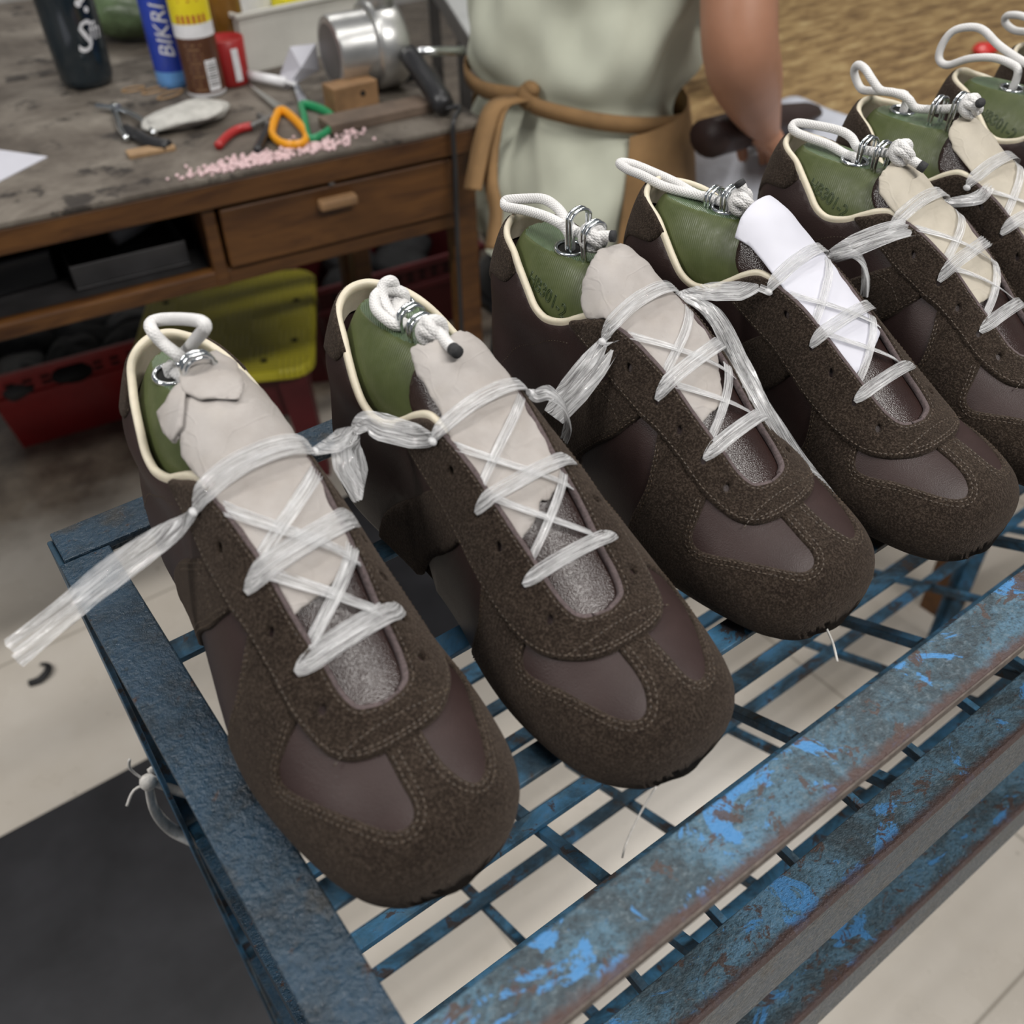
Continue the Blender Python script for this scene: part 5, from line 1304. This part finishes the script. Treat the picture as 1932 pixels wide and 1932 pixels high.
mb.build('box', 'yellow_box', t2, bevel=.001); mb = MB(); mb.box((-.012, -.0186, .050), (.012, -.018, .060)); mb.box((-.004, -.0186, .04), (.004, -.018, .075)); mb.build('printed_mark', 'green_ink', t2)
mb = MB(); mb.box((-.04, -.003, 0), (.04, .003, .095)); lying('card_sleeve', mb, 'label_white', 'white card sleeve standing in the white bin left of the carton', 'card', tuple(bx @ Vector((.05, .045, .004))), t.rotation_euler.z + .25, bevel=.0005)
# motor housing
t = thing('motor_housing', 'scuffed cast metal cylinder of a small motor lying on the bench', 'motor', tuple(on(672, 165)), 0)
ax0 = Vector(on(590, 112, BZ + .05)); 
A = Vector(at(622, 100, BZ + .060)); Bq = Vector(at(745, 75, BZ + .062)); dv = (Bq - A); dv.z = 0; L = dv.length; dv.normalize()
Mx = Matrix.Translation(A - t.location) @ dv.to_track_quat('Z', 'Y').to_matrix().to_4x4()
mb = MB(); mb.lathe([(.0, .0), (.040, .0), (.047, .001), (.049, .004), (.049, L * .52), (.050, L * .54)], 40, Mx); mb.build('barrel', 'cast_aluminium', t, True); autosmooth(t.children[-1], 35)
mb = MB(); mb.lathe([(.0385, -.0006), (.0385, -.0002)], 32, Mx); mb.build('end_face', 'steel_grey', t)
mb = MB(); mb.lathe([(.050, L * .54), (.057, L * .56), (.060, L * .62), (.060, L * .92), (.055, L * 1.0), (.03, L * 1.04)], 40, Mx); mb.box((-.03, .045, L * .62), (.03, .085, L * .9), Mx); mb.build('casing', 'cast_aluminium', t, True); autosmooth(t.children[-1], 35)
mb = MB(); mb.box((-.05, -.03, -.0), (.05, .03, .012)); q = mb.build('foot', 'black_plastic', t, bevel=.003); q.location = Vector((.06, .0, 0)); q.rotation_euler = (0, 0, math.atan2(dv.y, dv.x))
# black tool handle with cable
t = thing('heat_tool', 'black handled hand tool propped by the motor, its cable over the bench end', 'tool', tuple(on(835, 200)))
a = Vector(at(770, 100, BZ + .06)) - t.location; b = Vector(at(842, 205, BZ + .014)) - t.location
mb = MB(); P = [a + (b - a) * k for k in (0, .12, .3, .6, .85, .97, 1.0)]; mb.tube([tuple(p) for p in P], [.013, .015, .014, .0155, .0165, .014, .008], 18); mb.build('grip', 'black_plastic', t, True)
def at_front(px, py, off):
    d = np.array([(px - 966) / 1791.96, (py - 966) / 1791.96, 1.0]) @ RC; n = np.array(BN); o0 = np.array(B0) - n * off - np.array([0, 0, 1.2])
    return Vector((d * float((o0 @ n) / (d @ n))).tolist()) + Vector((0, 0, 1.2))
mb = MB(); c2 = [b, b + Vector((.010, -.020, .004))] + [at_front(x, y, .022) - t.location for x, y in ((855, 235), (859, 320), (862, 420), (866, 520), (872, 640))]
mb.tube(cat([tuple(p) for p in c2], 8), .0034, 8); mb.build('cable', 'black_plastic', t, True)
mb = MB(); e0 = Vector(at(785, 98, BZ + .055)) - t.location; e1 = Vector(at(876, 95, BZ + .05)) - t.location
mb.tube([tuple(e0), tuple(e0 + (e1 - e0) * .2), tuple(e1)], [.006, .0065, .0065], 14); mb.build('nozzle', 'chrome', t, True)
# wooden block and plank
mb = MB(); mb.box((-.035, -.018, 0), (.035, .018, .034)); o = lying('wood_block', mb, 'raw_wood', 'small wooden block with a drilled hole under the motor housing', 'block', tuple(on(665, 200)), BRZ + .1, bevel=.002)
mb = MB(); mb.lathe([(.004, 0), (.004, .0006)], 12, Matrix.Translation((.010, -.0181, .020)) @ Matrix.Rotation(math.pi / 2, 4, 'X')); mb.build('drilled_hole', 'dark_hole', o)
mb = MB(); mb.box((-.078, -.022, 0), (.078, .022, .014)); lying('plank', mb, 'grey_wood', 'short flat plank near the front edge, right of the scissors', 'plank', tuple(on(712, 226)), BRZ + .04, bevel=.002)
# scissors: one orange loop, one green loop
t = thing('scissors', 'open scissors with one orange and one green handle loop', 'scissors', tuple(on(545, 200)))
def L3(px, py, z=.006): return Vector(at(px, py, BZ + z)) - t.location
for nm, mat, pts, c in (('orange_handle', 'orange_plastic', [(530, 208), (552, 222), (576, 250), (574, 268), (552, 274), (528, 268), (514, 252), (518, 228)], 0), ('green_handle', 'green_plastic', [(570, 198), (600, 204), (624, 218), (626, 238), (610, 254), (586, 262), (578, 244), (574, 220)], 1)):
    mb = MB(); mb.tube(cat([tuple(L3(*p)) for p in pts], 6, True), .0062, 10, True, flat=.8); mb.build('handle', mat, t, True)['label'] = nm.replace('_', ' ') + ' loop'
for a, b, w in (((536, 210), (470, 160), .007), ((575, 200), (545, 130), .007)):
    A_, B_ = L3(*a), L3(*b); dd = (B_ - A_).normalized(); sd = Vector((-dd.y, dd.x, 0))
    mb = MB(); v = []
    for z in (-.001, .0015): v += [A_ - sd * w + Vector((0, 0, z)), A_ + sd * w + Vector((0, 0, z)), B_ + sd * .001 + Vector((0, 0, z)), B_ - sd * .001 + Vector((0, 0, z))]
    mb.add([tuple(p) for p in v], [(0, 3, 2, 1), (4, 5, 6, 7), (0, 1, 5, 4), (1, 2, 6, 5), (2, 3, 7, 6), (3, 0, 4, 7)]); mb.build('blade', 'chrome', t)
# white handled clip / cutter at the bin
mb = MB(); A_, B_ = Vector(at(470, 142, BZ + .012)), Vector(at(538, 155, BZ + .012)); lo = (A_ + B_) / 2
mb.tube([tuple(A_ - lo), tuple(B_ - lo)], .007, 12); mb.tube([tuple(B_ - lo), tuple(B_ - lo + (B_ - A_).normalized() * .02)], .003, 8)
o = mb.build('awl', 'label_white', None, True); o.location = lo; tag(o, 'white handled awl lying across the front of the white bin', 'awl')
mb = MB(); pv = [at(540, 168, BZ + .001), at(530, 140, BZ + .012), at(548, 88, BZ + .055), at(596, 82, BZ + .058), at(602, 132, BZ + .020), at(568, 128, BZ + .030)]; pc = Vector(pv[0])
mb.add([tuple(Vector(q) - pc) for q in pv], [(0, 1, 5), (1, 2, 5), (2, 3, 5), (3, 4, 5), (4, 0, 5)])
o = mb.build('folded_paper', 'paper_white', None); o.location = pc; md = o.modifiers.new('solid', 'SOLIDIFY'); md.thickness = .0012; tag(o, 'folded white paper leaning between the white bin and the motor', 'paper')
# pliers, lasting pincers
t = thing('pincers', 'steel pincers with one black grip near the bottle', 'pincers', tuple(on(250, 225)))
mb = MB(); mb.tube(cat([tuple(L3(*p)) for p in ((212, 200), (222, 225), (228, 245), (240, 262))], 5), .0045, 10); mb.tube(cat([tuple(L3(*p, .008)) for p in ((182, 200), (206, 203), (224, 205), (250, 216), (275, 232), (292, 252))], 5), .0042, 10); mb.sphere(tuple(L3(216, 203)), (.010, .010, .006), 12, 6)
mb.build('jaws', 'chrome', t, True)
mb = MB(); mb.tube(cat([tuple(L3(*p)) for p in ((238, 242), (258, 256), (285, 270), (318, 276))], 5), [.006] * 5 + [.0085] * 11, 12); mb.build('grip', 'black_plastic', t, True)
crumple('cloth_rag', 'pale_cloth', 'pale crumpled cloth rag in the middle of the bench', 'rag', tuple(on(358, 232)), (.066, .042, .024), 21, flat=.3, n=13, rough=.38)
mb = MB(); mb.box((-.030, -.011, 0), (.030, .011, .006)); lying('wood_chip', mb, 'rubber_band', 'flat tan chip under the black grip of the pincers', 'chip', tuple(on(286, 288)), BRZ, bevel=.001)
t = thing('nippers', 'small nippers with a red and a dark blue grip left of the scissors', 'pliers', tuple(on(440, 250)))
mb = MB(); mb.tube(cat([tuple(L3(*p)) for p in ((412, 275), (428, 258), (448, 245), (474, 238))], 5), .0058, 10); mb.build('red_grip', 'red_plastic', t, True)
mb = MB(); mb.tube(cat([tuple(L3(*p)) for p in ((486, 284), (496, 262), (508, 240))], 5), .0058, 10); mb.build('blue_grip', 'black_plastic', t, True)
mb = MB(); mb.tube(cat([tuple(L3(*p, .008)) for p in ((474, 238), (500, 226), (520, 216))], 4), .004, 8); mb.tube(cat([tuple(L3(*p)) for p in ((508, 240), (500, 226), (488, 218))], 4), .004, 8); mb.build('jaws', 'steel_grey', t, True)
for k, (px, py) in enumerate(((252, 170), (292, 172), (322, 180))):
    c = on(px, py); mb = MB(); n = 20
    mb.tube([(.017 * math.cos(a) * (1 + .2 * k), .010 * math.sin(a), .0015) for a in np.linspace(0, 2 * math.pi, n, endpoint=False)], .0016, 6, True)
    lying('rubber_band', mb, 'rubber_band', ('leftmost', 'middle', 'right-hand')[k] + ' of three tan rubber bands below the blue can', 'rubber band', tuple(c), .2 * k, True, group='rubber bands')
# spilled pink beads along the edge
rr = random.Random(4); mb = MB()
for k in range(430):
    u = rr.betavariate(2.2, 2.0); px = 310 + 400 * u; py = 353 - (px - 310) * .245 + rr.gauss(-9, 8)
    p = at(px, py, BZ + .0018)
    if (BM.inverted() @ Vector(p)).y < -.008: continue
    mb.sphere(p, rr.uniform(.0020, .0034), 6, 4)
o = mb.build('spilled_beads', 'pink_beads', None, True); tag(o, 'pale pink beads spilled along the bench\'s front edge', 'beads', kind='stuff')

# crates, stool under the bench
def crate(name, mat, label, c, rz, w, d, h):
    t = thing(name, label, 'crate', c, rz); mb = MB(); th = .003; k = .90
    def ring(s, z): return [(-w / 2 * s, -d / 2 * s, z), (w / 2 * s, -d / 2 * s, z), (w / 2 * s, d / 2 * s, z), (-w / 2 * s, d / 2 * s, z)]
    mb.loft([ring(k, 0), ring(.97, h * .62), ring(1.02, h * .63), ring(1.02, h * .70), ring(.985, h * .71), ring(1.0, h)], False)
    mb.loft([ring(1.0 - .012, h)[::-1], ring(k - .012, th)[::-1]], False); mb.add(ring(k - .01, th), [(0, 1, 2, 3)]); mb.add(ring(k, 0), [(3, 2, 1, 0)])
    mb.build('body', mat, t)
    mb = MB()
    mb.loft([ring(1.0 - .014, h), ring(1.045, h), ring(1.05, h - .012), ring(1.045, h - .014), ring(1.0, h - .014)], False); mb.build('rim', mat, t)
    for sx in (-1, 1):      # slots punched through the long sides
        mb = MB()
        for r in range(3):
            for k2 in range(12):
                x = (-.42 + .075 * k2) * w; z = h * (.76 + .07 * r)
                mb.box((x, sx * d * .496 - .001, z), (x + w * .04, sx * d * .496 + .001, z + h * .035))
        mb.build('slots', 'dark_hole', t)
    return t
crate('plastic_crate', 'red_plastic', 'red plastic crate full of black scraps under the bench', (.325, 2.035, 0.0), BRZ, .46, .30, .185)
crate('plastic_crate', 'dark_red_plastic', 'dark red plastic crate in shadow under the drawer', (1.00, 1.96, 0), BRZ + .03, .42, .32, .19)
rr = random.Random(3)
spots = [(-.16, -.09), (-.05, -.10), (.07, -.09), (.16, -.08), (-.15, .02), (-.02, .0), (.10, .02), (-.10, .09), (.04, .09), (.15, .08)]
for k, (x, y) in enumerate(spots):
    p = Matrix.Translation((.325, 2.035, 0)) @ Matrix.Rotation(BRZ, 4, 'Z') @ Vector((x, y * .9, .095 + rr.uniform(0, .03)))
    o = crumple('leather_scrap', 'black_cloth' if k % 3 else 'grey_leather', 'black crumpled leather scrap heaped in the red crate' if k % 3 else 'dark grey crumpled leather scrap heaped in the red crate', 'scrap', tuple(p), (.085, .06, .07), 40 + k, 'scraps in the red crate')
for k, (x, y) in enumerate([(-.10, -.05), (.05, -.04), (.12, .06), (-.04, .07)]):
    p = Matrix.Translation((1.00, 1.96, 0)) @ Vector((x, y, .09))
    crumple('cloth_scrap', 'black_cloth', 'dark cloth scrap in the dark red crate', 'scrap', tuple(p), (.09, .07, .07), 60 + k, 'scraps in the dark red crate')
t = thing('stool', 'low stool with yellow woven plastic seat standing before the crates', 'stool', (.520, 1.690, 0), math.atan2(-.078, .147))
mb = MB(); w, d = .345, .41
def rr_ring(w, d, r, z, n=5):
    out = []
    for cx, cy, a0 in ((w / 2 - r, d / 2 - r, 0), (-w / 2 + r, d / 2 - r, 90), (-w / 2 + r, -d / 2 + r, 180), (w / 2 - r, -d / 2 + r, 270)):
        for k in range(n): a = R_(a0 + 90 * k / (n - 1)); out.append((cx + r * math.cos(a), cy + r * math.sin(a), z))
    return out
mb.loft([rr_ring(w - .01, d - .01, .04, .238), rr_ring(w, d, .045, .243), rr_ring(w, d, .045, .255), rr_ring(w - .012, d - .012, .04, .261)])
mb.build('seat', 'yellow_weave', t)['label'] = 'yellow woven seat'
mb = MB()
for x, y in ((-.10, -.165), (.08, -.165), (.135, -.10), (.135, .06), (-.13, .10), (-.13, -.08)):
    mb.box((x - .006, y - .006, .2605), (x + .006, y + .008, .2612))
mb.build('weave_gaps', 'dark_hole', t)
for sx in (-1, 1):
    for sy in (-1, 1):
        mb = MB(); x, y = sx * .125, sy * .155
        mb.loft([[(x + sx * .02 + a, y + sy * .02 + b, 0) for a, b in ((-.02, -.02), (.02, -.02), (.02, .02), (-.02, .02))], [(x + a, y + b, .24) for a, b in ((-.028, -.028), (.028, -.028), (.028, .028), (-.028, .028))]])
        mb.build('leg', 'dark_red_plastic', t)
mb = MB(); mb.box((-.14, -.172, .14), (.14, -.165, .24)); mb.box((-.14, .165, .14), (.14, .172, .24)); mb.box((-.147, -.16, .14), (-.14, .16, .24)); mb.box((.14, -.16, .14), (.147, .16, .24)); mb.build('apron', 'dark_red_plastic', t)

# grey metal table behind the bench's right end
t = thing('metal_table', 'grey angle steel table with a pale top behind the worker', 'table', (0, 0, 0))
C0 = Vector(at(912, 118, .60)); C1 = Vector(at(800, -60, .60)); dv = (C1 - C0).normalized(); nv = Vector((dv.y, -dv.x, 0))
Mt = Matrix(((dv.x, nv.x, 0, C0.x), (dv.y, nv.y, 0, C0.y), (0, 0, 1, 0), (0, 0, 0, 1)))
mb = MB(); mb.box((0, .004, .577), (.9, .20, .598), Mt); mb.build('top', 'pale_top', t)
mb = MB(); mb.box((-.004, 0, .555), (.9, .004, .602), Mt); mb.box((-.004, 0, .555), (0, .20, .602), Mt); mb.build('edge_frame', 'steel_grey', t)
for x, y in ((.35, .0), (.0, .17), (.87, .0), (.87, .17)):
    mb = MB(); mb.box((x, y, 0), (x + .03, y + .004, .555), Mt); mb.box((x, y, 0), (x + .004, y + .03, .555), Mt); mb.build('leg', 'steel_grey', t)
mb = MB(); mb.box((.0, .0, .33), (.9, .004, .355), Mt); mb.build('side_brace', 'steel_grey', t)
# ------------------------------------------------------------------ the worker and the ochre table
t = thing('work_table', 'worn ochre wooden work table at the upper right', 'table', (1.15, .40, 0))
TZ = .66
mb = MB(); mb.box((0, 0, TZ - .03), (2.3, 1.22, TZ)); mb.build('top', 'cutting_table', t, bevel=.003)
for x in (.05, 2.2):
    for y in (.05, 1.12):
        mb = MB(); mb.box((x, y, 0), (x + .05, y + .05, TZ - .03)); mb.build('leg', 'bench_wood', t)
mb = MB(); rr = random.Random(9); n = 12; v = []; f = []
for a in range(n):
    for b in range(n):
        x, y = a / (n - 1), b / (n - 1)
        v.append((1.035 + .30 * x + rr.gauss(0, .002), .62 + .42 * y + rr.gauss(0, .002), TZ + .006 + .010 * abs(math.sin(x * 7 + y * 4)) + .006 * math.sin(y * 11) ** 2 - (.10 * max(0, .30 - x) / .30 if x < .30 else 0)))
for a in range(n - 1):
    for b in range(n - 1): f.append((a * n + b, (a + 1) * n + b, (a + 1) * n + b + 1, a * n + b + 1))
mb.add(v, f); o = mb.build('cotton_cloth', 'pale_blue_cloth', None, True, sub=1); tag(o, 'pale bluish white cloth hanging over the table edge before the worker', 'cloth')
md = o.modifiers.new('solid', 'SOLIDIFY'); md.thickness = .002
# dark shoe upper being worked on
mb = MB()
c0 = Vector(at(1540, 205, TZ + .03)); c1 = Vector(at(1335, 262, TZ + .07)); dv = (c1 - c0); Ls = dv.length; dn = dv.normalized(); sd = Vector((-dn.y, dn.x, 0)).normalized()
for k in np.linspace(0, 1, 14):
    w = .016 + .018 * math.sin(min(1, k * 2.4) * math.pi / 2) ** .7 * (1 - .25 * k); h = .010 + .016 * min(1, k * 1.6); c = c0 + dv * float(k)
    if k == 0: w, h = .008, .006
    ring = [tuple(c + sd * (w * math.cos(a)) + Vector((0, 0, h * math.sin(a)))) for a in np.linspace(0, 2 * math.pi, 16, endpoint=False)]
    if k == 0: rings = []
    rings.append(ring)
mb.loft(rings); o = mb.build('sneaker_in_hand', 'leather', None, True); o.name = 'unfinished_shoe'; tag(o, 'dark brown unfinished shoe held in the worker\'s hand over the table', 'shoe')
crumple('red_object', 'bright_red', 'small glossy red plastic thing on the ochre table behind the rope loops', 'plastic piece', at(1856, 104, TZ), (.030, .022, .022), 77)

P_ = Vector((.95, 1.13, 0)); F_ = Vector((.985, .17, 0)).normalized(); Rt = Vector((F_.y, -F_.x, 0))   # facing, right-hand side
person = thing('person', 'seated worker seen from behind in sage green shirt and brown apron', 'person', tuple(P_))
def pl(f, r, z): return F_ * f + Rt * r + Vector((0, 0, z))
# one continuous body
sk = []; ed = []; rad = []
def sv(p, r, parent=None):
    sk.append(tuple(p)); rad.append(r if isinstance(r, tuple) else (r, r))
    if parent is not None: ed.append((parent, len(sk) - 1))
    return len(sk) - 1
def Wd(px, py, z): return Vector(at(px, py, z)) - P_
pel = sv(pl(0, 0, .56), (.145, .10)); wst = sv(pl(.0, 0, .74), (.125, .085), pel); ch = sv(pl(.03, 0, .95), (.145, .10), wst); ut = sv(pl(.05, 0, 1.10), (.13, .085), ch)
nk = sv(pl(.075, 0, 1.19), .05, ut); hd0 = sv(pl(.10, 0, 1.265), (.066, .075), nk); hd1 = sv(pl(.115, 0, 1.345), (.072, .085), hd0); hd2 = sv(pl(.105, 0, 1.41), (.05, .06), hd1)
ns = sv(pl(.205, 0, 1.30), .012, hd1)
elb_r = Wd(1393, 95, .865); wr_r = Wd(1432, 232, .735); hand_c = Wd(1452, 268, .705)
def arm(side, elbow, wrist, palm):
    sh = sv(pl(.05, .175 * side, 1.12), .055, ut); mid = sv((pl(.05, .19 * side, 1.10) * .45 + elbow * .55), .050, sh)
    el = sv(elbow, .048, mid); fa = sv(elbow * .68 + wrist * .32, .050, el); fb = sv(elbow * .3 + wrist * .7, .038, fa); w = sv(wrist, .027, fb)
    pm = sv(wrist * .4 + palm * .6, (.034, .020), w); pk = sv(palm, (.038, .017), pm)
    d = (palm - wrist).normalized(); up = Vector((0, 0, 1)); s = d.cross(up).normalized() * side; dn = s.cross(d) * side
    if dn.z > 0: dn = -dn
    for k, (o, l) in enumerate(((-.030, .066), (-.010, .074), (.010, .070), (.028, .055))):
        a = sv(palm + s * o + d * .016, .0095, pk); b = sv(palm + s * o * 1.05 + d * (.016 + l * .48) + dn * .008, .0088, a)
        c = sv(palm + s * o * 1.05 + d * (.016 + l * .78) + dn * .026, .0080, b); e = sv(palm + s * o + d * (.016 + l * .85) + dn * .044, .0068, c)
    a = sv(palm - s * .040 - d * .025 + dn * .006, .011, pm); b = sv(palm - s * .055 + d * .008 + dn * .016, .0095, a); c = sv(palm - s * .050 + d * .034 + dn * .030, .0080, b)
arm(1, elb_r, wr_r, hand_c)
arm(-1, pl(.22, -.25, .86), pl(.30, -.10, .76), pl(.36, -.04, .74))
def leg(side):
    h = sv(pl(.03, .09 * side, .535), .085, pel); k = sv(pl(.42, .12 * side, .50), .062, h); c = sv(pl(.44, .12 * side, .36), .056, k); a = sv(pl(.41, .12 * side, .10), .036, c); ft = sv(pl(.46, .125 * side, .045), (.042, .034), a); sv(pl(.60, .13 * side, .03), (.042, .024), ft)
leg(1); leg(-1)
me = bpy.data.meshes.new('body'); me.from_pydata(sk, ed, []); body = link('body', me, 'skin', person, False)
me.skin_vertices or body.modifiers.new('skin', 'SKIN')
if not body.modifiers: body.modifiers.new('skin', 'SKIN')
if not me.skin_vertices:
    bm = bmesh.new(); bm.from_mesh(me); bm.verts.layers.skin.verify(); bm.to_mesh(me); bm.free()
for v, r in zip(me.skin_vertices[0].data, rad): v.radius = r
me.skin_vertices[0].data[0].use_root = True
body.modifiers['skin'].use_smooth_shade = True
md = body.modifiers.new('sub', 'SUBSURF'); md.levels = 1; md.render_levels = 2
def ell(f, z, wr, wf, n=40, ph=0.0, fold=0.0, nf=9):
    out = []
    for k in range(n):
        a = 2 * math.pi * k / n; c = 1 + fold * math.sin(nf * a + ph)
        out.append(tuple(pl(f + wf * c * math.cos(a), wr * c * math.sin(a), z)))
    return out
# shirt: hem over the seat, waist pulled in by the apron tie, wide shoulders
mb = MB()
rows = [(-.035, .540, .176, .152), (-.030, .59, .184, .156), (-.024, .64, .182, .150), (-.020, .69, .174, .140), (-.014, .725, .160, .126), (-.010, .75, .152, .118), (-.008, .775, .160, .125), (-.010, .80, .176, .137),
        (-.006, .84, .182, .140), (.0, .88, .184, .138), (.012, .93, .190, .140), (.025, .98, .196, .140), (.035, 1.03, .200, .138), (.045, 1.09, .200, .128), (.052, 1.15, .165, .105), (.07, 1.20, .075, .070)]
rings = []
for f_, z_, wr_, wf_ in rows:
    ring = []
    for k in range(64):
        a = 2 * math.pi * k / 64
        d = .010 * math.sin(5 * a + z_ * 34) + .007 * math.sin(9 * a - z_ * 52 + 1) + .005 * math.sin(14 * a + z_ * 22)
        if .72 < z_ < .79: d *= .35
        if z_ > 1.05: d *= .4
        c = 1 + d / .15
        ring.append(tuple(pl(f_ + wf_ * c * math.cos(a), wr_ * c * math.sin(a), z_ + .016 * math.sin(2 * a + .6) * (z_ < .6))))
    rings.append(ring)
mb.loft(rings, False)
o = mb.build('shirt', 'sage_cloth', person, True, sub=2)
tx = bpy.data.textures.new('folds', 'CLOUDS'); tx.noise_scale = .11; tx.noise_depth = 1
md = o.modifiers.new('folds', 'DISPLACE'); md.texture = tx; md.strength = .022; md.mid_level = .5
o['label'] = 'sage green short sleeved shirt'
for side, el in ((1, elb_r), (-1, pl(.22, -.25, .86))):
    mb = MB(); a = pl(.05, .165 * side, 1.13); pts = [a + (el - a) * k for k in (0, .25, .5, .62)]
    mb.tube([tuple(p) for p in pts], [.075, .078, .082, .085], 20, cap=False); mb.build('sleeve', 'sage_cloth', person, True)['label'] = 'sage green sleeve'
# trousers (seated)
mb = MB(); mb.loft([ell(.0, .46, .165, .12), ell(.0, .52, .170, .145), ell(.0, .60, .155, .125), ell(0, .70, .142, .108)], True)
for s in (1, -1):
    mb.tube([tuple(p) for p in cat([pl(.0, .085 * s, .535), pl(.20, .105 * s, .530), pl(.42, .12 * s, .505), pl(.455, .12 * s, .42), pl(.44, .12 * s, .28), pl(.42, .12 * s, .10)], 5)], [.095] * 6 + [.088] * 10 + [.072] * 10, 18)
mb.build('trousers', 'dark_trousers', person, True)
# apron: skirt panel wrapping the front and right side, waist band and tie
mb = MB(); N_ = 22; rings = []
def apt(a, z, grow, f0=0.0):
    k = np.interp(z, [.50, .56, .60, .68, .745, .80], [.200, .196, .192, .184, .171, .171]); g = np.interp(z, [.50, .56, .60, .68, .745, .80], [.176, .172, .166, .150, .132, .130])
    return tuple(pl(-.018 + (g + grow) * math.cos(a), (k + grow) * math.sin(a), z))
zs = [.735, .70, .66, .62, .58, .54, .50]
for z in zs:
    a0, a1 = R_(118 + (.74 - z) * 30), R_(-100)
    rings.append([apt(a0 + (a1 - a0) * k / (N_ - 1), z + (.018 * math.sin(k / (N_ - 1) * math.pi) if z > .73 else 0), .008) for k in range(N_)])
mb.loft(rings, False, closed=False); o = mb.build('apron', 'brown_canvas', person, True); md = o.modifiers.new('solid', 'SOLIDIFY'); md.thickness = .003; o['label'] = 'brown canvas apron'
def strap(pts, w, nm='apron_tie', up=(0, 0, 1)):
    mb = MB(); L = cat([tuple(p) for p in pts], 6); n = len(L); v = []; f = []
    for i in range(n):
        a = Vector(L[max(i - 1, 0)]); b = Vector(L[min(i + 1, n - 1)]); T = (b - a).normalized(); u = Vector(up); s = u - T * u.dot(T); s.normalize()
        v += [tuple(Vector(L[i]) - s * w / 2), tuple(Vector(L[i]) + s * w / 2)]
    for i in range(n - 1): f.append((2 * i, 2 * i + 2, 2 * i + 3, 2 * i + 1))
    mb.add(v, f); o = mb.build(nm, 'brown_canvas', person, True); md = o.modifiers.new('solid', 'SOLIDIFY'); md.thickness = .0035; md.offset = 0; return o
wz = lambda a: .757 - .018 * math.sin(R_(a - 180)) if False else .757
K = pl(-.145, .028, .775)
strap([K] + [Vector(apt(R_(a), .770 - .0004 * (170 - a), .006)) for a in (165, 150, 135, 120, 105, 90, 75, 60)], .022)
strap([K] + [Vector(apt(R_(a), .770, .006)) for a in (195, 215, 235, 255, 275)], .022)
mb = MB(); mb.sphere(tuple(K), (.014, .018, .018), 12, 8); mb.sphere(tuple(K + Vector((0, 0, .012)) + Rt * .006), (.010, .016, .010), 10, 6); mb.build('tie_knot', 'brown_canvas', person, True)
t0 = P_
kw = K + P_
kd = float(np.dot(np.array(kw - Vector((0, 0, 1.2))), RC[2]))
def Ad(px, py, d): return Vector(((np.array([(px - 966) / 1791.96, (py - 966) / 1791.96, 1.0]) @ RC) * d).tolist()) + Vector((0, 0, 1.2)) - P_
strap([K, Ad(935, 200, kd - .012), Ad(912, 260, kd - .014), Ad(900, 315, kd - .010), Ad(892, 358, kd - .004)], .030, up=tuple(Rt))
strap([K, Ad(948, 200, kd - .012), Ad(930, 270, kd - .014), Ad(926, 340, kd - .010), Ad(936, 400, kd - .006), Ad(928, 470, kd)], .022, up=tuple(Rt))
# hair and shoes
mb = MB(); mb.sphere(tuple(pl(.085, 0, 1.375)), (.10, .10, .085), 20, 12); mb.build('hair', 'hair', person, True)
for s in (1, -1):
    mb = MB(); mb.sphere(tuple(pl(.52, .125 * s, .035)), (.12, .05, .035), 16, 8); mb.build('shoe', 'black_cloth', person, True)
# stool he sits on
t = thing('seat_stool', 'black stool under the seated worker', 'stool', tuple(P_ - F_ * .02))
mb = MB(); mb.lathe([(.15, .43), (.165, .438), (.165, .452), (.15, .46)], 32); mb.build('seat', 'black_plastic', t, True)
for k in range(4):
    a = math.pi / 4 + k * math.pi / 2; mb = MB(); mb.tube([(.11 * math.cos(a), .11 * math.sin(a), .43), (.16 * math.cos(a), .16 * math.sin(a), 0)], .014, 10); mb.build('leg', 'black_plastic', t, True)
